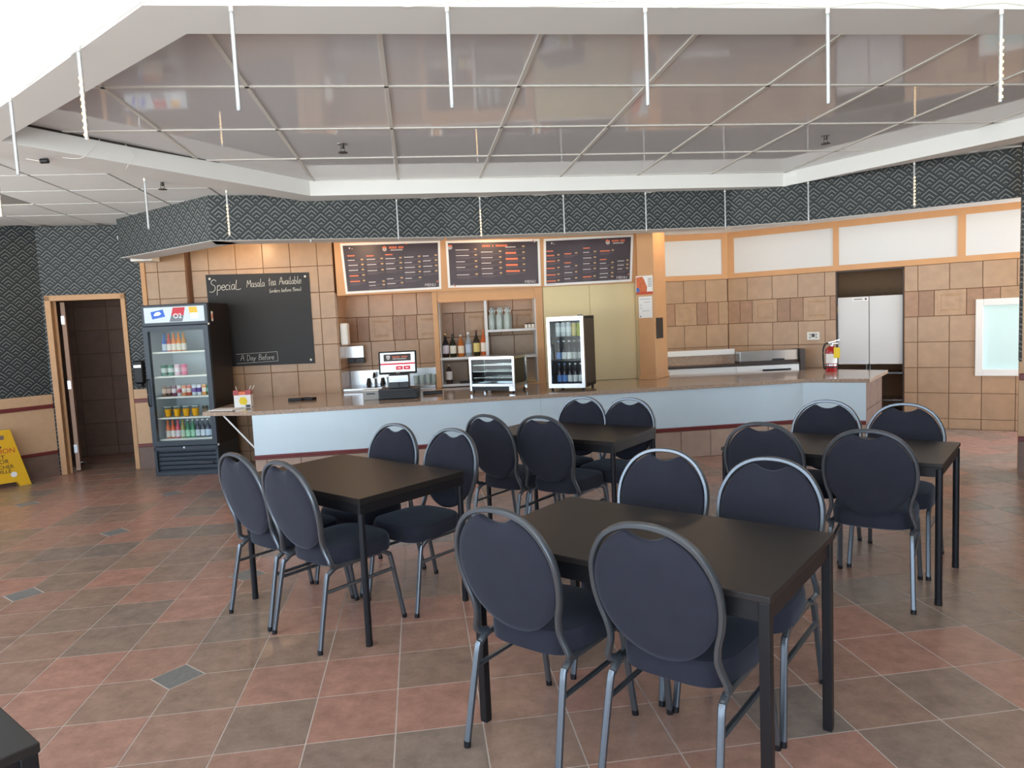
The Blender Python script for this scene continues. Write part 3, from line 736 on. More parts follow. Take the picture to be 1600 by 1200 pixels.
# chairs: ground point under the top of the back, facing
CH = {'F1': (-.084, 2.325, 'F', 0, 'left chair on the near side of the front table, back to viewer'),
      'F2': (.373, 2.063, 'F', 0, 'largest chair, right one on near side of the front table'),
      'F3': (.703, 3.255, 'F', 1, 'left chair on the far side of the front table facing viewer'),
      'F4': (1.089, 2.946, 'F', 1, 'right chair on the far side of the front table facing viewer'),
      'L1': (-1.489, 3.685, 'L', 0, 'leftmost chair of all, at near side of left table'),
      'L2': (-1.146, 3.385, 'L', 0, 'second chair from left, at near side of the left table'),
      'L3': (-.776, 4.533, 'L', 1, 'left chair on the far side of left table facing viewer'),
      'L4': (-.374, 4.193, 'L', 1, 'right chair on the far side of left table facing viewer'),
      'M1': (-.164, 4.824, 'M', 0, 'left chair on the near side of the middle table'),
      'M2': (.202, 4.631, 'M', 0, 'right chair on the near side of the middle table'),
      'M3': (.527, 5.552, 'M', 1, 'left chair between the middle table and the counter'),
      'M4': (.860, 5.320, 'M', 1, 'right chair between the middle table and the counter'),
      'R1': (1.409, 3.936, 'R', 0, 'left chair on the near side of the right table'),
      'R2': (1.809, 3.55, 'R', 0, 'right chair on the near side of the right table'),
      'R3': (2.073, 4.653, 'R', 1, 'left chair on the far side of the right table'),
      'R4': (2.424, 4.334, 'R', 1, 'right chair on the far side of the right table')}
YAW = {'L3': 4, 'M1': -3, 'R2': 6, 'F3': 2, 'R1': 4}
proto = None
for k, (x, y, tb, far, lb) in CH.items():
    rz = math.radians(TB[tb][2] + YAW.get(k, 0)) + (PI if far else 0)
    off = {'M': (.055, .075), 'R': (.06, .08), 'L': (.01, .02), 'F': (0, 0)}[tb][far]
    x += math.sin(rz)*off; y -= math.cos(rz)*off
    lb = 'dark ' + lb.replace('chair', 'banquet chair', 1)
    if proto is None: proto = make_chair((x, y, 0), rz, lb, 'round backed banquet chairs')
    else:
        c = copy_tree(proto); c.location = (x, y, 0); c.rotation_euler = (0, 0, rz); c['label'] = lb

# ================================================================== DRINKS COOLER
ck = thing('drinks_cooler', 'tall black glass door drinks cooler beside the hallway door', 'cooler', (-4.075, 7.872, 0), math.radians(-1.5))
W_, D_, H_ = .735, .555, 1.925
MB().box(0, .03, .045, D_, .33, H_).build('side_panel', 'cooler_side', ck)
MB().box(W_-.03, W_, .045, D_, .33, H_).build('side_panel', 'cooler_side', ck)
MB().box(.03, W_-.03, D_-.03, D_, .33, 1.70).build('back_panel', 'cooler_inside', ck)
MB().box(.03, .04, .05, D_-.03, .37, 1.68).build('liner', 'cooler_inside', ck)
MB().box(W_-.04, W_-.03, .05, D_-.03, .37, 1.68).build('liner', 'cooler_inside', ck)
MB().box(.04, W_-.04, .05, D_-.03, .35, .39).build('inner_floor', 'cooler_inside', ck)
MB().box(.03, W_-.03, .05, D_, 1.67, H_).build('canopy_box', 'cooler_side', ck)
hd = MB().box(-.006, W_+.006, .0, .05, 1.685, H_).build('sign_housing', 'cooler_black', ck, bevel=.01)
sg = MB().box(.03, W_-.03, -.004, .001, 1.725, H_-.03).build('lit_sign', 'sign_lit', ck)
D('sign_blue', (36, 92, 190), .4, emit=(40, 96, 200), estr=.35); D('sign_crimson', (184, 30, 46), .4, emit=(190, 30, 46), estr=.35)
D('sign_slate', (104, 110, 118), .4, emit=(104, 110, 118), estr=.3); D('sign_amber', (236, 172, 40), .4, emit=(240, 176, 40), estr=.35); D('sign_ice', (226, 236, 240), .4, emit=(226, 236, 240), estr=.4)
def flat(parent, name, poly, y, m): return MB().plate(poly, y, y-.0015).build(name, m, parent)
flat(sg, 'blue_print', [(.12, 1.765), (.265, 1.79), (.245, 1.87), (.105, 1.845)], -.004, 'sign_blue')
flat(sg, 'white_wave', [(.145, 1.80), (.20, 1.805), (.225, 1.825), (.205, 1.845), (.165, 1.84), (.14, 1.815)], -.0056, 'sign_ice')
flat(sg, 'grey_print', [(.31, 1.73), (.455, 1.73), (.475, 1.80), (.335, 1.80)], -.004, 'sign_slate')
flat(sg, 'red_print', [(.335, 1.80), (.475, 1.80), (.495, 1.885), (.36, 1.885)], -.004, 'sign_crimson')
text_obj('sign_lettering', 'O2', .075, 'sign_ice', sg, (.405, -.0066, 1.79), rot=(PI/2, 0, 0))
flat(sg, 'amber_print', [(.545, 1.80), (.635, 1.80), (.625, 1.885), (.535, 1.885)], -.004, 'sign_amber')
flat(sg, 'bottle_label', [(.555, 1.755), (.64, 1.755), (.635, 1.82), (.55, 1.82)], -.0056, 'sign_ice')
# base with louvres
MB().box(.0, W_, .03, D_, .03, .33).build('base_box', 'cooler_black', ck)
for x in (0, W_-.03): MB().box(x, x+.03, .0, .03, .02, .325).build('base_frame', 'cooler_black', ck, bevel=.004)
MB().box(.0, W_, .0, .03, .285, .33).build('base_frame', 'cooler_black', ck, bevel=.004)
MB().box(.0, W_, .0, .03, .0, .045).build('base_frame', 'cooler_black', ck, bevel=.004)
for z in (.065, .115, .165, .215, .26):
    MB().tube([(.03, .014, z), (W_-.03, .014, z)], .028, .006, ref=(0, .7, .7), n=4).build('louvre', 'cooler_black', ck)
MB().box(.50, .66, -.003, .004, .125, .145).build('maker_badge', 'dark_grey', ck)
MB().cyl((.35, -.006, .318), (.35, 0, .318), .012).build('lock', 'steel', ck)
MB().cyl((W_+.004, .0, .335), (W_+.016, .0, .335), .012).build('hinge_cap', 'white_plastic', ck)
MB().cyl((W_+.004, .0, 1.69), (W_+.016, .0, 1.69), .012).build('hinge_cap', 'white_plastic', ck)
# glass door
gd = MB().box(.0, .055, -.012, .04, .34, 1.682)
gd.box(W_-.055, W_, -.012, .04, .34, 1.682).box(.055, W_-.055, -.012, .04, .34, .395).box(.055, W_-.055, -.012, .04, 1.632, 1.682)
gd = gd.build('door', 'cooler_black', ck)
MB().box(.055, W_-.055, .012, .018, .395, 1.632).build('pane', 'glass', gd)
MB().tube(smooth_path([(.02, -.012, .80), (.015, -.04, .82), (.015, -.045, .95), (.015, -.04, 1.08), (.02, -.012, 1.10)]), .016, n=8).build('handle', 'black_plastic', gd, smooth=True)
SH = [.41, .655, .89, 1.125, 1.40]
for z in SH: MB().box(.045, W_-.045, .06, D_-.035, z-.018, z).build('shelf', 'white_plastic', ck)
mat('strip_glow', (240, 248, 255), .4, emit=(235, 245, 255), estr=4.0)
MB().box(W_-.058, W_-.042, .045, .06, .42, 1.62).build('light_strip', M['strip_glow'] if 'strip_glow' in M else bpy.data.materials['strip_glow'], ck)
st = MB().box(W_, W_+.0015, .10, .14, 1.72, 1.83).build('sticker', 'paper', ck); MB().box(W_+.0015, W_+.0022, .105, .135, 1.75, 1.80).build('sticker_print', 'menu_orange', st)

# ---- bottles, cans, jars
_pm = {}
def pmat(rgb, rough=.3, trans=0, ior=1.3):
    key = (rgb, rough, trans)
    if key not in _pm: _pm[key] = mat('drink_%02x%02x%02x' % rgb, rgb, rough, trans=trans, ior=ior)
    return _pm[key]
def bottle(name, label, cat, loc, h, r, body, lab, cap, group=None, neck=.36, labz=(.18, .55), shoulder=.62, trans=0, slant=False):
    t = thing(name, label, cat, loc, 0, group)
    prof = [(r*.9, 0), (r, h*.02), (r, h*shoulder*.9), (r*.86, h*shoulder), (r*.55, h*(shoulder+.12)), (r*neck, h*(shoulder+.2)), (r*neck, h*.93)]
    MB().lathe(prof, 14).build('glass_body', pmat(body, .12, trans, 1.15 if trans else 1.45), t, smooth=True)
    MB().lathe([(r*neck*1.12, h*.925), (r*neck*1.12, h)], 12).build('cap', pmat(cap), t, smooth=True)
    if lab: MB().lathe([(r*1.012, h*labz[0]), (r*1.012, h*labz[1])], 14).build('label_band', pmat(lab, .5), t, smooth=True)
    return t
def can(label, loc, h, r, body, band, group=None):
    t = thing('drink_can', label, 'can', loc, 0, group)
    MB().lathe([(r*.8, 0), (r, h*.05), (r, h*.90), (r*.82, h*.97)], 14).build('can_body', pmat(body, .25), t, smooth=True)
    MB().lathe([(r*1.008, h*.30), (r*1.008, h*.68)], 14).build('print_band', pmat(band, .3), t, smooth=True)
    MB().lathe([(r*.82, h*.965), (r*.82, h*.985), (r*.7, h*.985)], 14).build('lid', 'steel', t, smooth=True)
    return t
def ck_w(x, y, z):
    a = math.radians(-1.5); return (-4.075 + x*math.cos(a)-y*math.sin(a), 7.872 + x*math.sin(a)+y*math.cos(a), z)
ORD = ['first', 'second', 'third', 'fourth', 'fifth', 'sixth', 'seventh', 'eighth', 'ninth', 'tenth']
G = 'drinks in the tall cooler'
row = [('orange', (226, 110, 50), (236, 224, 214)), ('orange', (222, 92, 48), (240, 232, 226)), ('pink', (214, 70, 96), (238, 220, 226)), ('olive', (150, 140, 66), (190, 206, 186)), ('green', (40, 122, 82), (176, 220, 190)), ('green', (44, 128, 86), (170, 216, 186)), ('dark', (40, 44, 60), (206, 216, 226)), ('dark', (40, 44, 60), (214, 222, 230)), ('dark', (44, 48, 66), (196, 208, 224)), ('dark', (44, 48, 66), (206, 216, 226))]
for k, (nm, b, l) in enumerate(row):
    bottle('drink_bottle', '%s drink bottle, %s from left on the bottom cooler shelf' % (nm, ORD[k]), 'bottle', ck_w(.108+k*.0575, .15, SH[0]), .205, .0265, b, l, (230, 230, 226) if k > 3 else b, G, .42, (.06, .42))
for k in range(4):
    x = .13+k*.105
    t = thing('juice_jar', 'glass of yellow mango drink, %s from left on cooler shelf' % ORD[k], 'glass', ck_w(x, .14, SH[1]), 0, G)
    MB().lathe([(.030, .004), (.041, .09)], 16).build('juice', pmat((246, 178, 20), .3), t, smooth=True)
    MB().lathe([(.031, 0), (.032, .003), (.043, .088), (.045, .118), (.044, .122)], 16).build('jar_glass', 'glass', t, smooth=True)
    MB().lathe([(.0455, .112), (.0465, .116), (.0455, .124)], 16).build('rim', 'clear_bottle', t, smooth=True)
can('dark brown can right of the yellow mango drinks in cooler', ck_w(.555, .15, SH[1]), .115, .031, (70, 62, 56), (110, 92, 70), G)
bottle('drink_bottle', 'dark bottle with white label at right end of the mango drink shelf', 'bottle', ck_w(.635, .15, SH[1]), .20, .030, (34, 40, 58), (214, 222, 232), (220, 226, 230), G, .42, (.06, .45))
cc = [((120, 84, 66), (196, 168, 140)), ((88, 66, 60), (166, 122, 100)), ((112, 60, 84), (206, 196, 200)), ((206, 200, 204), (176, 60, 86)), ((214, 140, 96), (226, 214, 206)), ((196, 88, 70), (232, 210, 200)), ((206, 214, 222), (120, 90, 160)), ((214, 218, 226), (86, 60, 140)), ((220, 150, 90), (236, 222, 210)), ((44, 116, 96), (110, 180, 160))]
nmc = ['brown', 'dark brown', 'plum', 'silver and crimson', 'peach', 'red', 'silver and lilac', 'silver and violet', 'orange', 'teal']
for k, (b, l) in enumerate(cc):
    can('%s drink can, %s from left on the middle cooler shelf' % (nmc[k], ORD[k]), ck_w(.108+k*.0575, .14, SH[2]), .125, .0265, b, l, G)
for k, (nm, b, l) in enumerate([('green', (30, 110, 84), (190, 206, 200)), ('green', (32, 116, 88), (196, 210, 204)), ('pale pink', (226, 190, 204), (236, 226, 230)), ('pink', (222, 96, 136), (232, 140, 168))]):
    can('%s drink can, %s from left on the second cooler shelf from top' % (nm, ORD[k]), ck_w(.125+k*.078, .14, SH[3]), .13, .033, b, l, G)
for k, (nm, b, l) in enumerate([('blue', (40, 96, 176), (206, 216, 230)), ('red', (196, 60, 44), (236, 222, 212)), ('orange', (230, 128, 44), (238, 226, 212)), ('orange', (232, 136, 40), (236, 224, 206)), ('amber', (206, 140, 60), (230, 220, 206))]):
    bottle('drink_bottle', '%s drink bottle, %s from left on the top cooler shelf' % (nm, ORD[k]), 'bottle', ck_w(.155+k*.056, .14, SH[4]), .205, .0265, b, l, b, G, .42, (.06, .42))
# wall mounted dispenser by the door
sd = thing('hand_sanitizer', 'black hand sanitizer dispenser on wallpaper between door and cooler', 'dispenser', (DO[0]+.965*math.cos(DA), DO[1]+.965*math.sin(DA), 0), DA)
MB().box(-.055, .055, -.09, -.001, 1.03, 1.30).build('housing', 'black_plastic', sd, bevel=.02, seg=3)
MB().box(-.04, .04, -.10, -.08, 1.22, 1.25).build('window_strip', 'steel', sd)
MB().box(-.03, .03, -.085, -.02, .985, 1.03).build('nozzle', 'black_plastic', sd, bevel=.008)

# ================================================================== CHALKBOARD (single stroke handwriting)
cb = thing('chalkboard', 'black chalkboard with handwritten special tea notice on tiled wall', 'chalkboard', (BO[0], BO[1], 0), BA)
MB().plate([(-3.60, 1.175), (-2.385, 1.165), (-2.385, 2.262), (-3.61, 2.285)], -.010, -.022).build('board', 'chalkboard', cb)
for x, z in ((-3.565, 2.235), (-2.43, 2.215), (-2.43, 1.21), (-3.56, 1.22)): MB().lathe([(.012, 0), (.014, .004), (.006, .010)], 12).build('screw_cap', 'white_plastic', cb, (x, -.022, z), (PI/2, 0, 0), smooth=True)
GL = {'S': (.75, [[(.7,.9),(.45,1.05),(.15,.9),(.2,.65),(.55,.45),(.6,.1),(.3,-.12),(-.05,-.05)]]),
 'p': (.55, [[(.12,.5),(.1,-.45)],[(.1,.35),(.3,.5),(.48,.35),(.42,.1),(.2,.02),(.1,.1)]]), 'e': (.45, [[(.05,.25),(.4,.3),(.3,.5),(.1,.42),(.05,.15),(.25,.0),(.45,.1)]]),
 'c': (.4, [[(.38,.42),(.2,.5),(.05,.28),(.15,.02),(.4,.08)]]), 'i': (.25, [[(.1,.48),(.1,.08),(.2,.0)],[(.1,.68),(.13,.72)]]),
 'a': (.5, [[(.4,.45),(.2,.5),(.05,.25),(.15,.02),(.35,.12),(.4,.45),(.4,.08),(.5,.0)]]), 'l': (.3, [[(.1,1.0),(.1,.1),(.22,.0),(.3,.05)]]),
 'L': (.6, [[(.1,.9),(.08,.05),(.5,.0),(.62,.08)]]), 'M': (.75, [[(.05,0),(.12,.9),(.35,.35),(.6,.92),(.68,0)]]), 's': (.4, [[(.36,.45),(.15,.5),(.1,.33),(.34,.2),(.3,.02),(.05,.03)]]),
 't': (.42, [[(.18,.9),(.16,.1),(.32,.0)],[(.0,.6),(.38,.66)]]), 'A': (.65, [[(.0,0),(.32,1.0),(.6,0)],[(.1,.4),(.52,.42)]]), 'v': (.4, [[(.03,.48),(.18,.02),(.38,.5)]]),
 'b': (.5, [[(.1,1.0),(.1,.02),(.35,.05),(.42,.3),(.25,.45),(.1,.3)]]), '(': (.3, [[(.25,1.0),(.08,.6),(.08,.2),(.25,-.15)]]), ')': (.3, [[(.05,1.0),(.22,.6),(.22,.2),(.05,-.15)]]),
 'o': (.45, [[(.22,.5),(.05,.3),(.12,.03),(.32,.05),(.4,.3),(.22,.5)]]), 'r': (.36, [[(.08,.48),(.08,0)],[(.08,.3),(.22,.48),(.34,.45)]]), 'd': (.5, [[(.4,1.0),(.4,.0)],[(.4,.4),(.2,.48),(.05,.22),(.2,.0),(.4,.12)]]),
 'f': (.38, [[(.36,.9),(.2,.98),(.16,.7),(.16,-.1)],[(.02,.5),(.34,.53)]]), '1': (.25, [[(.03,.75),(.14,.9),(.14,0)]]), '5': (.45, [[(.4,.9),(.1,.88),(.08,.52),(.32,.52),(.38,.2),(.2,.0),(.03,.08)]]),
 'm': (.62, [[(.06,.48),(.06,0)],[(.06,.35),(.2,.5),(.3,.4),(.3,0)],[(.3,.35),(.44,.5),(.54,.4),(.56,0)]]), 'n': (.45, [[(.06,.48),(.06,0)],[(.06,.35),(.22,.5),(.36,.38),(.38,0)]]),
 'D': (.65, [[(.1,.95),(.1,0),(.4,.08),(.56,.45),(.42,.85),(.02,.95)]]), 'y': (.45, [[(.05,.48),(.2,.1)],[(.4,.5),(.2,.05),(.05,-.4)]]), 'B': (.6, [[(.1,.95),(.1,0)],[(.05,.95),(.4,.9),(.42,.6),(.12,.5),(.5,.42),(.5,.08),(.08,0)]]), ' ': (.38, [])}
def chalk(text, x, z, size, slope=0, w=.006, squeeze=1.0, name='chalk_writing'):
    mb = MB(); cx = 0
    for ch in text:
        adv, strokes = GL[ch]
        for stt in strokes:
            pts = smooth_path([(x+(cx+p[0]+.12*p[1])*size*squeeze, -.0235, z+p[1]*size+slope*(cx+p[0])*size*squeeze) for p in stt], 4)
            mb.tube(pts, w, .0012, ref=(0, 1, 0), n=4)
        cx += adv
    return mb.build(name, 'chalk', cb)
chalk('SpeciaL', -3.575, 2.09, .125, .02, .0075, .84)
chalk('Masala', -3.135, 2.115, .092, .02, .0062, .80); chalk('tea', -2.875, 2.125, .10, .02, .0062, .66); chalk('Available', -2.745, 2.13, .090, .02, .0062, .76)
chalk('(orders before 15min)', -2.87, 2.04, .046, .02, .0046, .98)
chalk('A Day Before', -3.275, 1.238, .068, .0, .0052, 1.04)
fx = MB()
for a, b in (((-3.32, 1.318), (-2.83, 1.328)), ((-2.83, 1.328), (-2.826, 1.215)), ((-2.826, 1.215), (-3.32, 1.205))): fx.tube([(a[0], -.0235, a[1]), (b[0], -.0235, b[1])], .0045, .0012, ref=(0,1,0), n=4)
fx.build('chalk_box', 'chalk', cb)

# ================================================================== MENU BOARDS
def menu(label, corners, kind):
    (x0, z1), (x1, z1b), (x1b, z0b), (x0b, z0) = corners
    t = thing('menu_board', label, 'menu', (BO[0], BO[1], 0), BA, 'menu posters above the bar')
    y = -.034
    MB().plate([(x0b, z0), (x1b, z0b), (x1, z1b), (x0, z1)], y+.003, y-.004).build('white_sheet', 'paper', t)
    ins = .028
    def P(u, v):
        xa = x0b+(x1b-x0b)*u; xb = x0+(x1-x0)*u; za = z0+(z0b-z0)*u; zb = z1+(z1b-z1)*u
        return (xa+(xb-xa)*v, za+(zb-za)*v)
    iu, iv = ins/(x1-x0), ins/(z1-z0)
    pr = MB().plate([P(iu, iv), P(1-iu, iv), P(1-iu, 1-iv), P(iu, 1-iv)], y-.004, y-.0055).build('dark_print', 'menu_print', t)
    def bars(name, m, L):
        mb = MB()
        for u0, v, wu, hv in L: mb.plate([P(u0, v-hv/2), P(u0+wu, v-hv/2), P(u0+wu, v+hv/2), P(u0, v+hv/2)], y-.0055, y-.0066)
        if L: mb.build(name, m, pr)['kind'] = 'stuff'
    rnd = random.Random(kind)
    head, item, gold, fine, orange = [], [], [], [], []
    if kind == 2: cols = [(.10, .34, [.80, .68, .55, .43, .27]), (.37, .60, [.745, .625, .51, .395, .285]), (.63, .85, [.84, .715, .59, .46, .33])]
    elif kind == 1: cols = [(.06, .23, [.66, .56, .46, .35, .24]), (.25, .43, [.665, .56, .44, .21, .14]), (.44, .62, [.665, .565, .46, .26, .16]), (.63, .81, [.68, .57, .47, .37, .25]), (.82, .98, [.69, .59, .48, .37])]
    else: cols = [(.03, .19, [.64, .52, .37, .23, .10]), (.23, .39, [.66, .39, .26, .13]), (.44, .60, [.67, .55, .43, .31, .15]), (.63, .80, [.68, .42, .31, .20, .12]), (.83, .97, [.45, .36, .28])]
    for ci, (a, b, rows) in enumerate(cols):
        for ri, v in enumerate(rows):
            w = (b-a)*rnd.uniform(.38, .60)
            isor = (kind == 2 and ci == 2 and ri > 0) or (kind == 1 and ci == 0 and ri > 2) or (kind == 3 and (ci == 0 or (ri == 0 and ci in (1, 3)) or (ci == 2 and ri == 4)))
            (orange if isor else item).append((a, v, w*(1.25 if isor else 1), (.040 if kind == 2 else .026) if isor else .015))
            gold.append((b-.040, v+.010, .026, .030))
            fine.append((a, v-.045, (b-a)*.92, .007)); fine.append((a, v-.070, (b-a)*.6, .007))
    if kind == 2:
        x = .385
        for k, w in enumerate((.018, .016, .017, .016, .016, 0, .014, 0, .018, .017, .017, .016, .017, .016, .016)):
            if w: head.append((x, .875, w*.8, .045))
            x += .018
    else:
        cx = .47 if kind == 1 else .745
        for k in range(11):
            if k != 6: head.append((cx+.015+k*.0135, .885, .0095, .045))
        for k in range(9): item.append((cx+.03+k*.0135, .835, .009, .024))
        hx = [(.06, .75), (.25, .735), (.44, .745)] if kind == 1 else [(.03, .735), (.23, .47), (.44, .76), (.63, .50)]
        for a, v in hx: head.append((a, v, .075, .022))
    bars('item_names', 'menu_text', item); bars('prices', 'menu_gold', gold); bars('fine_print', 'menu_fine', fine)
    bars('orange_names', 'menu_orange', orange); bars('headings', 'menu_orange', head)
    # round emblem: orange hat over a ring
    ex, ez = P({1: .44, 2: .045, 3: .715}[kind], .87)
    em = MB().lathe([(.020, 0), (.020, .001), (.026, .001), (.026, 0)], 20).build('emblem_ring', 'menu_text', pr, (ex, y-.0056, ez-.006), (PI/2, 0, 0))
    MB().plate([(ex-.022, ez+.004), (ex+.022, ez+.004), (ex+.026, ez+.024), (ex+.010, ez+.019), (ex, ez+.032), (ex-.012, ez+.02), (ex-.026, ez+.026)], y-.0056, y-.0070).build('emblem_hat', 'menu_orange', pr)
    px, pz = P(.885, .095)
    text_obj('menu_lettering', 'MENU', .048, 'menu_text', pr, (px, y-.0066, pz), rot=(PI/2, 0, 0), align='CENTER')
    for (u, v, r_, m_) in ((.96, .16, .009, 'menu_orange'), (.09, .90, .010, 'menu_text'), (.115, .885, .005, 'menu_text'), (.66, .95, .009, 'menu_orange')):
        if kind == 2: u, v = {.96: (.075, .035), .09: (.945, .945), .115: (.06, .07), .66: (.93, .97)}[u]
        q = P(u, v); MB().cyl((q[0], y-.0055, q[1]), (q[0], y-.0066, q[1]), r_, n=10).build('dot', m_, pr)
menu('left dark menu poster with five columns above the register', ((-1.985, 2.586), (-.787, 2.573), (-.802, 1.992), (-1.955, 1.982)), 1)
menu('middle dark menu poster with three columns above the bottle shelves', ((-.722, 2.563), (.414, 2.540), (.407, 1.975), (-.720, 2.002)), 2)
menu('right dark menu poster above the small bottle cooler', ((.462, 2.537), (1.556, 2.544), (1.518, 1.980), (.446, 1.970)), 3)

# ================================================================== SHELF UNIT BEHIND THE BAR
su = thing('bar_shelf_unit', 'orange framed open shelf unit holding liquor bottles behind bar', 'shelf', (BO[0], BO[1], 0), BA)
MB().box(-.925, -.865, -.01, .10, .787, 1.965).build('post', 'orange_paint', su, bevel=.003)
MB().box(.335, .42, -.012, .10, .787, 1.965).build('post', 'orange_paint', su, bevel=.003)
va = [(-.865, 1.965), (.335, 1.965), (.335, 1.85), (.315, 1.83), (-.845, 1.83), (-.865, 1.85)]
MB().plate(va[::-1], .0, .03).build('valance', 'orange_paint', su)
MB().box(-.30, -.265, .03, .53, .80, 1.86).build('divider', 'white_panel', su)
MB().box(-.865, -.850, .10, .54, .80, 1.9).build('side_board', 'white_panel', su)
MB().box(.322, .335, .03, .54, .80, 1.9).build('side_board', 'white_panel', su)
for a, b, z in ((-.865, -.30, 1.152), (-.865, -.30, .823), (-.265, .322, 1.470), (-.265, .322, 1.14)):
    MB().box(a, b, .02, .54, z-.028, z).build('shelf_board', 'white_panel', su, bevel=.002)
def bw(x, y, z): return (BO[0]+x*math.cos(BA)-y*math.sin(BA), BO[1]+x*math.sin(BA)+y*math.cos(BA), z)
G = 'liquor bottles on the bar shelf'
for k, (x, h, b, l, c, tr, lb) in enumerate([(-.80, .30, (28, 22, 30), (206, 200, 210), (206, 170, 90), 0, 'black liquor bottle with slanted pale label and gold cap'), (-.71, .285, (30, 38, 26), (226, 222, 206), (34, 32, 34), 0, 'dark green wine bottle with cream label on bar shelf'), (-.61, .275, (176, 100, 44), (228, 214, 190), (196, 196, 190), 0, 'amber whisky bottle with cream label on the bar shelf'), (-.515, .30, (206, 222, 232), (186, 200, 220), (236, 238, 240), .6, 'clear vodka bottle with pale blue label on bar shelf'), (-.415, .325, (46, 40, 30), (226, 206, 130), (120, 60, 40), 0, 'dark bottle with yellow label on the bar shelf'), (-.325, .33, (190, 92, 50), (232, 220, 206), (190, 110, 70), 0, 'copper liquor bottle next to the white shelf divider')]):
    bottle('liquor_bottle', lb, 'bottle', bw(x, .15, 1.152), h, .041, b, l, c, G, .32, (.16, .50), .60, tr)
bottle('liquor_bottle', 'single bottle with white label on the lower bar shelf', 'bottle', bw(-.775, .13, .823), .235, .040, (66, 52, 48), (220, 212, 206), (196, 160, 130), G, .30, (.22, .66), .70)
for k in range(6):
    x = -.215 + (k % 3)*.095 + (.03 if k > 2 else 0); y = .10 if k < 3 else .19
    t = thing('water_bottle', 'clear glass swing bottle, %s from left in %s row on upper shelf' % (ORD[k % 3], 'front' if k < 3 else 'back'), 'bottle', bw(x, y, 1.470), 0, 'clear glass bottles on the upper shelf')
    MB().lathe([(.037, 0), (.040, .008), (.040, .155), (.034, .175), (.016, .205), (.014, .255), (.017, .262), (.014, .27)], 16).build('bottle_glass', 'clear_bottle', t, smooth=True)
    MB().tube(smooth_path([(-.016, 0, .215), (-.022, 0, .25), (0, 0, .285), (.022, 0, .25), (.016, 0, .215)]), .004, n=5).build('swing_wire', 'steel', t, smooth=True)
for k in range(3):
    t = thing('spice_jar', 'small white labelled jar, %s from left on upper shelf' % ORD[k], 'jar', bw(.215+k*.042, .10, 1.470), 0, 'small jars on the upper shelf')
    MB().lathe([(.018, 0), (.019, .003), (.019, .045), (.016, .05)], 12).build('jar_body', 'white_plastic', t, smooth=True)
    MB().lathe([(.0185, .048), (.0185, .062)], 12).build('lid', 'black_plastic', t, smooth=True)
tag(MB().box(-.15, .15, -.08, .08, 0, .018).build('black_tray', 'black_plastic', None, bw(-.50, .16, .823), (0,0,.1), bevel=.004), 'flat black tray lying on the lower bar shelf', 'tray')

# ================================================================== WASH RECESS
sk = thing('hand_sink', 'white fronted steel hand sink counter in recess behind register', 'sink', (BO[0], BO[1], 0), BA)
MB().box(-2.075, -.94, .035, .545, .0, .80).build('cabinet', 'white_paint', sk)
MB().box(-2.075, -.94, .018, .545, .80, .828).build('steel_top', 'steel', sk, bevel=.004)
MB().box(-2.075, -.94, .525, .545, .828, 1.015).build('backsplash', 'steel', sk)
MB().lathe([(.10, .0), (.11, .004), (.115, .004)], 20).build('basin_rim', 'chrome', sk, (-1.75, .25, .828), smooth=True)
fa = MB().tube(smooth_path([(-1.75, .47, .83), (-1.75, .47, .95), (-1.75, .43, .985), (-1.75, .37, .96), (-1.75, .35, .92)]), .022, n=8).build('faucet', 'sprinkler', sk, smooth=True)
for s in (-1, 1): MB().lathe([(.030, .83), (.016, .90), (.012, .915)], 10, (-1.75+s*.09, .47, 0)).build('tap', 'sprinkler', sk, smooth=True)
for k, (x, y, h) in enumerate([(-1.56, .42, .10), (-1.50, .46, .085), (-1.14, .40, .10), (-1.06, .42, .11), (-.99, .44, .10), (-1.22, .46, .09)]):
    t = thing('glass_cup', 'clear glass cup, %s from left beside the hand sink' % ORD[[0, 1, 3, 4, 5, 2][k]], 'glass', bw(x, y, .828), 0, 'glass cups by the sink')
    MB().lathe([(.026, 0), (.028, .004), (.036, h), (.034, h), (.025, .008)], 14).build('cup_glass', 'clear_bottle', t, smooth=True)
pt = thing('paper_towel_dispenser', 'steel paper towel dispenser on recess wall behind register', 'dispenser', bw(-1.99, .545, 0), BA)
MB().box(-.125, .125, -.12, 0, 1.185, 1.345).build('housing', 'steel', pt, bevel=.008)
MB().box(-.12, .12, -.11, 0, 1.120, 1.183).build('lower_tray', 'dark_grey', pt, bevel=.006)
MB().box(-.015, .015, -.116, -.11, 1.135, 1.175).build('pull_lever', 'black_plastic', pt)
tag(MB().box(-.07, .07, -.095, 0, -.135, .135).build('soap_dispenser', 'white_plastic', None, (-2.079, 8.72, 1.50), (0, 0, BA+PI/2), bevel=.02, seg=3), 'white soap dispenser on the tiled corner beside chalkboard', 'dispenser')

# ================================================================== REGISTER AND COUNTER ITEMS
ZC = .786
rg = thing('cash_register', 'black touch screen register with lit screen on the counter', 'register', (-1.235, 7.70, ZC), math.radians(3))
MB().box(-.21, .21, -.17, .20, .008, .105).build('cash_drawer', 'dark_grey', rg, bevel=.006)
MB().box(-.20, .20, -.174, -.168, .02, .095).build('drawer_front', 'black_plastic', rg, bevel=.003)
for x in (-.18, .18):
    for y in (-.14, .17): MB().cyl((x, y, 0), (x, y, .01), .015).build('foot', 'rubber', rg)
MB().box(-.11, .11, -.05, .12, .105, .255).build('printer_body', 'dark_grey', rg, bevel=.01)
MB().box(-.105, .105, -.056, -.05, .175, .245).build('printer_face', 'steel', rg)
sc_ = put('monitor', MB().box(-.205, .205, -.015, .015, -.125, .125).mesh('monitor', 'black_plastic', bevel=.008), rg, (.0, -.03, .385), (math.radians(-10), 0, 0))
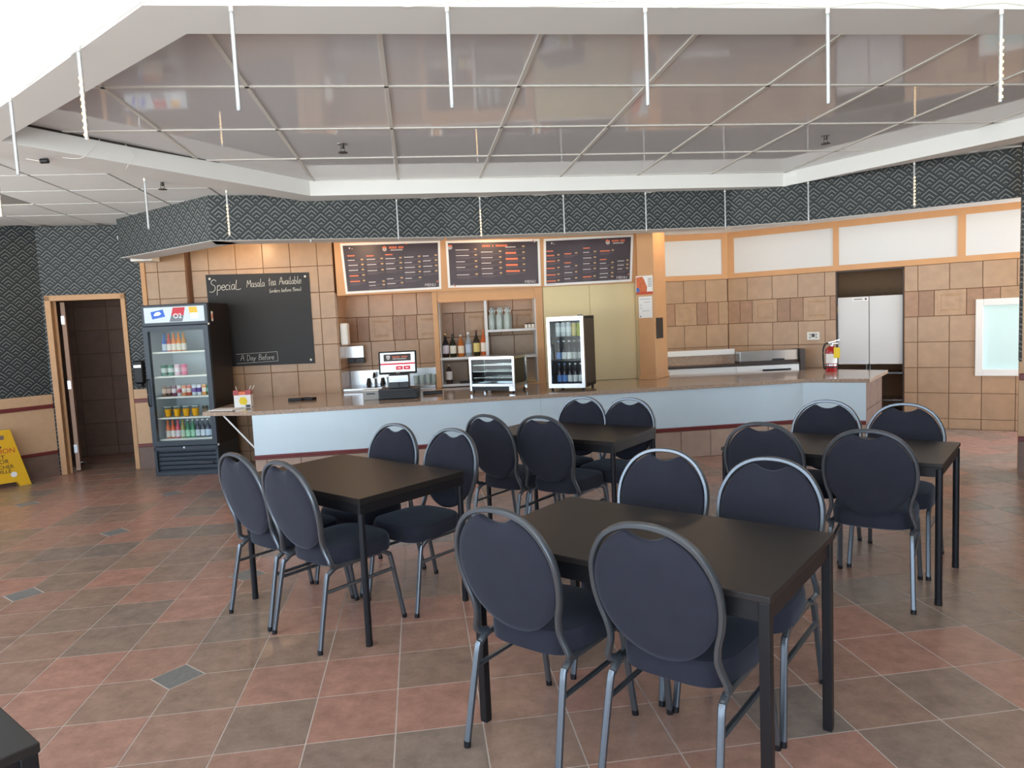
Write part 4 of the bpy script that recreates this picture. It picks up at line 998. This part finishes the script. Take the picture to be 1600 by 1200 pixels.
sn = MB().box(-.185, .185, -.0165, -.0150, -.103, .108).build('screen', 'screen_white', sc_)
MB().box(-.15, .145, -.0174, -.0166, .015, .092).build('logo_banner', 'screen_dark', sc_)
MB().lathe([(.013, 0), (.013, .0006), (.019, .0006), (.019, 0)], 18).build('logo_ring', 'menu_text', sc_, (-.10, -.0175, .05), (PI/2, 0, 0))
MB().plate([(-.12, .055), (-.08, .055), (-.077, .074), (-.10, .082), (-.123, .074)], -.0176, -.0182).build('logo_hat', 'menu_text', sc_)
mb = MB()
for k in range(10):
    if k != 5: mb.box(-.055+k*.0165, -.043+k*.0165, -.0182, -.0175, .052, .068)
mb.build('logo_lettering', 'menu_orange', sc_)
mb = MB()
for k in range(9): mb.box(-.05+k*.0165, -.039+k*.0165, -.0182, -.0175, .034, .044)
mb.build('logo_lettering_small', 'menu_text', sc_)
MB().box(-.185, .185, -.0174, -.0166, -.024, -.006).build('screen_bar', 'screen_red', sc_)
for a, b in ((-.02, .055), (.062, .135)):
    bt = MB().box(a, b, -.0174, -.0166, -.082, -.040).build('screen_button', 'screen_red', sc_); MB().box(a+.022, b-.022, -.0182, -.0175, -.064, -.058).build('button_lettering', 'screen_white', sc_)
MB().box(-.02, .02, -.0165, -.015, -.118, -.112).build('maker_mark', 'menu_text', sc_)
MB().tube(smooth_path([(.0, -.06, .17), (.02, -.12, .125), (.09, -.15, .108), (.16, -.17, .11), (.19, -.185, .07), (.20, -.19, .012)]), .007, n=6).build('cable', 'rubber', rg, smooth=True)
bx = thing('grey_box', 'light grey plastic bin left of the register', 'box', (-1.53, 7.62, ZC), math.radians(3))
MB().prism([(-.085, -.06), (.085, -.06), (.085, .06), (-.085, .06)], 0, .095).build('bin', 'troffer', bx, bevel=.006)
MB().box(-.092, .092, -.066, .066, .095, .112).build('rim', 'white_plastic', bx, bevel=.004); MB().box(-.045, .045, -.064, -.059, .06, .075).build('slot', 'dark_grey', bx)
tag(MB().box(-.11, .11, -.06, .06, 0, .035).build('card_tray', 'black_plastic', None, (-.90, 7.93, ZC), (0, 0, .1), bevel=.006), 'low black tray right of the register', 'tray')
for k, (x, y, r_) in enumerate(((-2.44, 7.87, .25), (-2.295, 7.90, -.35))):
    t = thing('card_reader', 'black card reader, %s of the pair on left countertop' % ('left' if k == 0 else 'right'), 'card reader', (x, y, ZC), r_, 'card readers')
    MB().box(-.075, .075, -.045, .045, 0, .028).build('body', 'black_plastic', t, bevel=.006)
    MB().box(-.06, .0, -.03, .03, .028, .031).build('keypad', 'dark_grey', t); MB().box(.012, .06, -.03, .03, .028, .0305).build('display', 'screen_dark', t)
nb = thing('condiment_box', 'white and red carton of straws at left end of counter', 'box', (-2.845, 7.42, ZC), math.radians(8))
MB().box(-.085, .085, -.055, .055, 0, .135).build('carton', 'paper', nb, bevel=.002)
MB().box(-.088, -.035, -.058, .058, .135, .185).build('red_flap', 'extinguisher_red', nb); MB().box(.035, .088, -.058, .058, .135, .185).build('red_flap', 'extinguisher_red', nb); MB().box(-.035, .035, -.054, .054, .135, .170).build('orange_flap', 'menu_orange', nb)
MB().plate([(-.02, .035), (.035, .03), (.05, .07), (.03, .11), (-.02, .11), (-.035, .07)], -.0555, -.057).build('yellow_print', 'tag_yellow', nb)
MB().box(.03, .075, -.058, -.0552, .005, .03).build('dark_print', 'dark_grey', nb)
for x, a in ((-.055, .2), (.05, -.4), (.07, -.6)): MB().tube([(x, 0, .15), (x-a*.08, 0, .225)], .007, n=6).build('straw', 'white_plastic', nb)
tag(MB().box(-.14, .14, -.10, .10, 0, .006).build('white_board', 'paper', None, (-2.98, 7.28, ZC), (0, 0, -.22)), 'flat white board lying at left tip of the countertop', 'board')
# chrome display case
dc = thing('display_case', 'chrome framed glass food display case on the counter', 'display case', (-.145, 7.885, ZC), math.radians(-24))
w, d, h = .26, .17, .40
for sx in (-1, 1):
    for sy in (-1, 1): MB().box(sx*w-.014, sx*w+.014, sy*d-.014, sy*d+.014, .02, h).build('corner_post', 'chrome', dc, bevel=.003)
    MB().box(sx*w-.012, sx*w+.012, -d, d, h-.028, h).build('top_rail', 'chrome', dc); MB().box(sx*w-.012, sx*w+.012, -d, d, .075, .10).build('bottom_rail', 'chrome', dc)
    MB().box(sx*w-.003, sx*w+.003, -d+.014, d-.014, .10, h-.028).build('side_glass', 'black_glass' if sx > 0 else 'glass', dc)
for sy in (-1, 1):
    MB().box(-w, w, sy*d-.012, sy*d+.012, h-.028, h).build('top_rail', 'chrome', dc); MB().box(-w, w, sy*d-.012, sy*d+.012, .075, .10).build('bottom_rail', 'chrome', dc)
MB().box(-w+.014, w-.014, -d-.002, -d+.002, .10, h-.028).build('front_glass', 'glass', dc)
MB().box(-w+.014, w-.014, d-.006, d, .09, h-.02).build('back_panel', 'dark_grey', dc); MB().box(-w, w, -d, d, h-.006, h).build('roof', 'steel', dc); MB().box(-w, w, -d, d, .07, .085).build('tray', 'steel', dc)
MB().box(-w+.02, w-.06, -d-.01, -d+.02, .025, .07).build('heater_drawer', 'black_plastic', dc)
MB().box(w-.055, w-.01, -d-.012, -d+.02, .02, .072).build('switch_box', 'chrome', dc)
for z in (.165, .235, .305):
    mb = MB()
    for k in range(10): mb.tube([(-w+.02+k*.0535, -d+.01, z), (-w+.02+k*.0535, d-.01, z)], .004, n=4)
    for y in (-d+.02, 0, d-.02): mb.tube([(-w+.015, y, z), (w-.015, y, z)], .005, n=4)
    mb.build('wire_rack', 'chrome', dc)
for sx in (-1, 1):
    for sy in (-1, 1): MB().cyl((sx*(w-.02), sy*(d-.02), 0), (sx*(w-.02), sy*(d-.02), .03), .012).build('foot', 'rubber', dc)
# black counter cooler's neighbour and small bottle cooler
bc_ = thing('bottle_cooler', 'small black bottle cooler with steel framed glass door on counter', 'cooler', (.677, 7.807, ZC), math.radians(-21))
w, d, h = .205, .235, .80
for s in (-1, 1): MB().box(s*w-.012*(1+s), s*w+.012*(1-s), -d+.05, 2*d-.235+.235-.0-.0 if False else d, .03, h).build('side_panel', 'cooler_side', bc_)
MB().box(-w, w, d-.025, d, .03, h).build('back_panel', 'cooler_side', bc_); MB().box(-w, w, -d+.05, d, h-.03, h).build('roof', 'cooler_side', bc_); MB().box(-w, w, -d+.05, d, .03, .07).build('inner_floor', 'cooler_side', bc_)
MB().box(w-.06, w-.01, -d, -d+.06, h, h+.012).build('hinge_cover', 'black_plastic', bc_)
dd = MB().box(-w, -w+.035, -d, -d+.045, .03, h)
dd.box(w-.035, w, -d, -d+.045, .03, h).box(-w+.035, w-.035, -d, -d+.045, .03, .075).box(-w+.035, w-.035, -d, -d+.045, h-.045, h)
dd = dd.build('door', 'steel', bc_); MB().box(-w+.035, w-.035, -d+.018, -d+.024, .075, h-.045).build('pane', 'glass', dd)
MB().tube(smooth_path([(-w+.055, -d, .30), (-w+.05, -d-.03, .31), (-w+.05, -d-.035, .40), (-w+.05, -d-.03, .49), (-w+.055, -d, .50)]), .014, n=8).build('handle', 'steel', dd, smooth=True)
for z in (.075, .325, .585): MB().box(-w+.014, w-.014, -d+.06, d-.03, z-.008, z).build('shelf', 'black_metal', bc_)
for sx in (-1, 1):
    for sy in (-1, 1): MB().cyl((sx*(w-.03), sy*(d-.04), 0), (sx*(w-.03), sy*(d-.04), .032), .014).build('foot', 'rubber', bc_)
def bcw(x, y, z):
    a = math.radians(-21); return (.677+x*math.cos(a)-y*math.sin(a), 7.807+x*math.sin(a)+y*math.cos(a), ZC+z)
G = 'beer in the counter cooler'
for k in range(3): can('tall silver beer can, %s from left on top shelf of counter cooler' % ORD[k], bcw(-.115+k*.062, -.11, .585), .155, .029, (206, 212, 216), (226, 232, 236), G)
for k, c in enumerate(((206, 190, 120), (170, 176, 40))): can('%s beer can at right on top shelf of counter cooler' % ('tan' if k == 0 else 'yellow green'), bcw(.068+k*.056, -.11, .585), .145, .026, c, c, G)
for r_, (z, L) in enumerate(((.325, [(0, 'blue'), (1, 'white'), (2, 'white'), (3, 'grey'), (4, 'grey')]), (.075, [(0, 'blue'), (1, 'blue'), (2, 'white'), (3, 'white'), (4, 'white')]))):
    for k, c in L:
        lc_ = {'blue': (96, 140, 206), 'white': (222, 224, 226), 'grey': (176, 180, 182)}[c]
        bottle('beer_bottle', '%s labelled beer bottle, %s from left on %s shelf of counter cooler' % (c, ORD[k], 'middle' if r_ == 0 else 'bottom'), 'bottle', bcw(-.118+k*.061, -.10, z), .215, .0275, (34, 30, 40), lc_, lc_, G, .40, (.06, .40))
# ================================================================== COLUMN PAPERS
N1 = Vector((-.53, -.85, 0)); FA = math.atan2(-.11, .175)
def on_col(u, z, off=.002):               # u along the left face of the column
    return (1.56+u*math.cos(FA)+off*math.sin(FA), 8.51+u*math.sin(FA)-off*math.cos(FA), z)
p1 = thing('food_flyer', 'small printed food flyer taped to the orange column', 'flyer', on_col(.085, 1.925), FA)
MB().box(-.105, .105, -.0015, .0, -.115, .105).build('sheet', 'paper', p1)
D('flyer_orange', (208, 104, 52), .5, noise=.25, nscale=30); D('flyer_blue', (70, 104, 176), .5)
MB().plate([(-.10, -.085), (.03, -.085), (.035, -.03), (.0, .06), (-.02, .095), (-.10, .09)], -.0015, -.0025).build('food_print', 'flyer_orange', p1)
MB().plate([(-.10, -.085), (-.055, -.085), (-.065, -.04), (-.10, -.03)], -.0026, -.0032).build('blue_print', 'flyer_blue', p1)
MB().box(-.105, .105, -.0025, -.0015, -.115, -.085).build('red_strip', 'sign_red', p1)
mb = MB()
for k in range(6): mb.box(.045, .095, -.0025, -.0015, .065-k*.018, .071-k*.018)
mb.build('text_lines', 'menu_fine', p1)
p2 = thing('paper_notice', 'white paper notice below the food flyer on orange column', 'paper', on_col(.093, 1.655), FA)
MB().box(-.085, .085, -.0015, .0, -.125, .13).build('sheet', 'paper', p2)
mb = MB()
for k, (a, b) in enumerate(((-.07, .06), (-.02, .06), (-.07, -.045), (-.07, -.045), (-.04, .05))): mb.box(a, b, -.0025, -.0015, .095-k*.035, .099-k*.035)
mb.build('text_lines', 'menu_fine', p2); MB().box(-.072, -.058, -.0025, -.0015, -.115, -.10).build('mark', 'dark_grey', p2)
FB = math.atan2(.45, .24)
tag(MB().box(-.14, .14, -.006, 0, -.125, .125).build('black_plate', 'black_plastic', None, (1.735+.17*math.cos(FB)+.002*math.sin(FB), 8.40+.17*math.sin(FB)-.002*math.cos(FB), 1.40), (0, 0, FB), bevel=.002), 'square black plate on the right side of orange column', 'plate')

# ================================================================== KITCHEN SIDE
kc = thing('kitchen_cabinet', 'white kitchen cabinet with black handle and granite backsplash behind counter', 'cabinet', (0, 9.2, 0))
MB().box(1.75, 3.775, .0, .28, 0, .838).build('body', 'white_paint', kc)
MB().box(1.75, 3.775, -.012, .28, .838, .862).build('worktop', 'dark_wood', kc, bevel=.003)
MB().box(1.75, 3.775, .25, .275, .862, .99).build('backsplash', 'granite', kc)
MB().box(1.75, 3.0, .22, .275, .99, 1.06).build('white_ledge', 'white_paint', kc)
MB().box(3.78, 3.845, -.02, .26, .0, 1.03).build('end_panel', 'dark_wood', kc)
dw = MB().box(2.95, 3.765, -.012, .0, .55, .83).build('drawer', 'white_paint', kc, bevel=.004)
MB().tube(smooth_path([(3.30, -.012, .775), (3.30, -.045, .775), (3.46, -.05, .775), (3.63, -.045, .775), (3.63, -.012, .775)], 3), .026, n=6).build('handle', 'black_plastic', dw, smooth=True)
sb = thing('steel_warmer', 'stainless steel box on the kitchen cabinet', 'warmer', (3.39, 9.33, .862), 0)
MB().box(-.385, .385, -.10, .10, .03, .165).build('housing', 'steel', sb, bevel=.006); MB().box(-.385, .385, -.10, .10, .0, .03).build('base', 'dark_wood', sb)
MB().box(.04, .20, -.106, -.10, .035, .055).build('control_slot', 'black_plastic', sb)
wx = lambda s, off=0, z=0: (WO[0]+s*math.cos(WA)+off*math.sin(WA), WO[1]+s*math.sin(WA)-off*math.cos(WA), z)
ol = thing('wall_outlet', 'cream double outlet plate on tiled wall above fire extinguisher', 'outlet', wx(1.12, .011, 1.185), WA)
MB().box(-.078, .078, -.008, 0, -.052, .052).build('plate', 'white_plastic', ol, bevel=.003)
for x in (-.04, .04):
    for z in (-.02, .02): MB().box(x-.012, x+.012, -.0095, -.008, z-.011, z+.011).build('socket', 'troffer', ol)
MB().box(-.018, .018, -.03, -.008, -.015, .03).build('plug', 'dark_grey', ol, bevel=.004)
fe = thing('fire_extinguisher', 'red fire extinguisher with yellow tag standing on counter end', 'fire extinguisher', (3.838, 8.42, ZC), math.radians(-20))
MB().lathe([(.060, 0), (.064, .01), (.064, .24), (.056, .275), (.03, .30), (.022, .305)], 24).build('cylinder', 'extinguisher_red', fe, smooth=True)
MB().lathe([(.022, .30), (.022, .335), (.016, .345)], 14).build('valve', 'steel', fe, smooth=True)
MB().obox((.03, 0, .362), .13, .022, .012, Matrix.Rotation(math.radians(-16), 3, 'Y')).build('lever', 'steel', fe); MB().obox((.025, 0, .335), .10, .02, .010, Matrix.Rotation(math.radians(-4), 3, 'Y')).build('carry_handle', 'steel', fe)
MB().tube(smooth_path([(-.015, 0, .335), (-.06, -.01, .335), (-.088, -.015, .28), (-.090, -.015, .16), (-.082, -.015, .06), (-.075, -.01, .03)]), .018, n=8).build('hose', 'rubber', fe, smooth=True)
MB().lathe([(.0655, .10), (.0655, .215)], 24).build('label_wrap', 'paper', fe, smooth=True)
MB().lathe([(.0665, .072), (.0665, .09)], 24).build('strap', 'steel', fe, smooth=True)
MB().lathe([(.0662, .045), (.0662, .06)], 24).build('strap', 'black_plastic', fe, smooth=True)
MB().box(.022, .09, -.073, -.071, .165, .29).build('inspection_tag', 'tag_yellow', fe)

# ================================================================== WET FLOOR SIGN
ws = thing('wet_floor_sign', 'yellow folding wet floor sign by the left wall', 'sign', (-5.69, 7.60, 0), math.radians(45))
for s in (-1, 1):
    P = [(-.31, 0), (-.20, 0), (-.185, .05), (.185, .05), (.20, 0), (.31, 0), (.175, .63), (-.175, .63)]
    po = MB().plate(P, -.007, .007).build('sign_panel', 'sign_yellow', ws, (0, s*.075, 0), (s*math.radians(6), 0, 0))
    if s == -1:
        MB().box(-.11, .11, -.010, -.007, .53, .575).build('grip_slot', 'brown_tile', po)
        for txt, z, sz, m_ in (('CAUTION', .40, .075, 'sign_red'), ('WET', .335, .062, 'rubber'), ('FLOOR', .285, .062, 'rubber'), ('PLANCHER', .225, .055, 'rubber'), ('MOUILL\u00c9', .175, .055, 'rubber')):
            text_obj('sign_lettering', txt, sz, m_, po, (.03, -.0082, z))
        MB().plate([(.0, .44), (.03, .45), (.07, .435), (.08, .45), (.05, .475), (.06, .50), (.035, .515), (.015, .49), (-.01, .47)], -.0072, -.0084).build('falling_figure', 'rubber', po)
        MB().cyl((.16, -.0072, .135), (.16, -.0084, .135), .03, n=16).build('round_sticker', 'paper', po)
MB().cyl((-.17, 0, .618), (.17, 0, .618), .012).build('hinge_rod', 'sign_yellow', ws)

# ================================================================== HANGING LED TUBES AND WIRE
def led_tube(x, y, lit, label, ztop=ZB):
    t = thing('led_tube', label, 'light tube', (x, y, ztop), 0, 'hanging clear led tubes')
    tb = MB().lathe([(.007, -.395), (.0085, -.388), (.0085, -.03), (.007, -.022)], 12).build('tube', 'tube_plastic', t, smooth=True)
    MB().lathe([(.007, -.022), (.009, -.02), (.009, .0)], 10).build('cap', 'white_plastic', t, smooth=True)
    MB().box(-.005, .005, -.0015, .0015, -.38, -.03).build('led_strip', 'white_plastic', t)
    if lit:
        mb = MB()
        for k in range(9):
            z = -.375+k*.030
            mb.box(-.006, .006, -.0098, -.008, z-.005, z+.005)
        mb.build('lit_leds', 'led', t)['kind'] = 'stuff'
near = [(-1.02, 2.86, 0), (-.19, 2.95, 0), (.621, 3.04, 0), (1.418, 3.135, 0), (2.226, 3.23, 1)]
for k, (x, y, l) in enumerate(near): led_tube(x, y-.012, l, '%s led tube, %s from left along the near edge of ceiling recess' % ('lit' if l else 'unlit', ORD[k]))
for k, (x, y, l) in enumerate([(-2.50, 3.73, 0), (-1.80, 3.155, 1)]): led_tube(x, y, l, '%s led tube, %s one on the near left slanted ceiling edge' % ('lit' if l else 'unlit', 'lower' if k == 0 else 'upper'))
for k, (x, y, l) in enumerate([(-3.42, 4.89, 1), (-2.84, 5.72, 0), (-2.43, 6.32, 1)]): led_tube(x, y, l, '%s led tube, %s from left along the far left ceiling edge' % ('lit' if l else 'unlit', ORD[k]))
for k, (x, y, l) in enumerate([(-1.912, 7.03, 0), (-1.065, 7.14, 0), (-.24, 7.23, 1), (.61, 7.32, 0), (1.465, 7.40, 0), (2.31, 7.48, 0)]): led_tube(x, y, l, '%s led tube, %s from left above the menus and counter' % ('lit' if l else 'unlit', ORD[k]))
for k, (x, y, l) in enumerate([(3.07, 7.22, 0), (3.72, 6.49, 1)]): led_tube(x, y, l, '%s led tube on the right slanted edge %s' % ('lit' if l else 'unlit', 'nearest the counter bend' if k == 0 else 'before the white wall panels'))
wpts = []
for i in range(6):
    a, b = Vector((*OUT[i], 0)), Vector((*OUT[(i+1) % 6], 0)); L = (b-a).length; nrm = Vector(((b-a).y, -(b-a).x, 0)).normalized()
    for k in range(int(L/.1)):
        p = a+(b-a)*(k*.1/L)+nrm*.008; wpts.append((p.x, p.y, ZB+.012+.012*math.sin(k*1.1+i)+random.uniform(-.004, .004)))
tag(MB().tube(wpts, .006, n=5, closed=True).build('light_wire', 'white_plastic', smooth=True), 'thin white wire running along the edge of bulkhead', 'wire')
pk = thing('wire_plug', 'small black plug hanging from the bulkhead by an led tube', 'plug', (-3.16, 4.96, 2.80))
MB().cyl((0, 0, 0), (.05, 0, 0), .017).build('plug_body', 'black_plastic', pk, smooth=True); MB().tube([(-.10, 0, .02), (0, 0, 0)], .004, n=5).build('plug_lead', 'white_plastic', pk)
# sprinkler heads
for (x, y, z, lb) in ((-1.205, 5.501, ZG, 'left ceiling sprinkler in the glossy panels'), (2.673, 5.94, ZG, 'right ceiling sprinkler in the glossy panels'), (-2.90, 6.14, ZT, 'ceiling sprinkler in the left tile ceiling')):
    t = thing('sprinkler', lb, 'sprinkler', (x, y, z), 0, 'sprinklers')
    MB().lathe([(.038, -.004), (.040, 0)], 18).build('escutcheon', 'steel', t, smooth=True); MB().lathe([(.012, -.035), (.014, -.004)], 10).build('body', 'sprinkler', t, smooth=True)
    for s in (-1, 1): MB().tube([(s*.014, 0, -.02), (s*.018, 0, -.045), (0, 0, -.062)], .005, n=5).build('arm', 'sprinkler', t)
    MB().lathe([(.036, -.066), (.036, -.062)], 14).build('deflector', 'sprinkler', t)
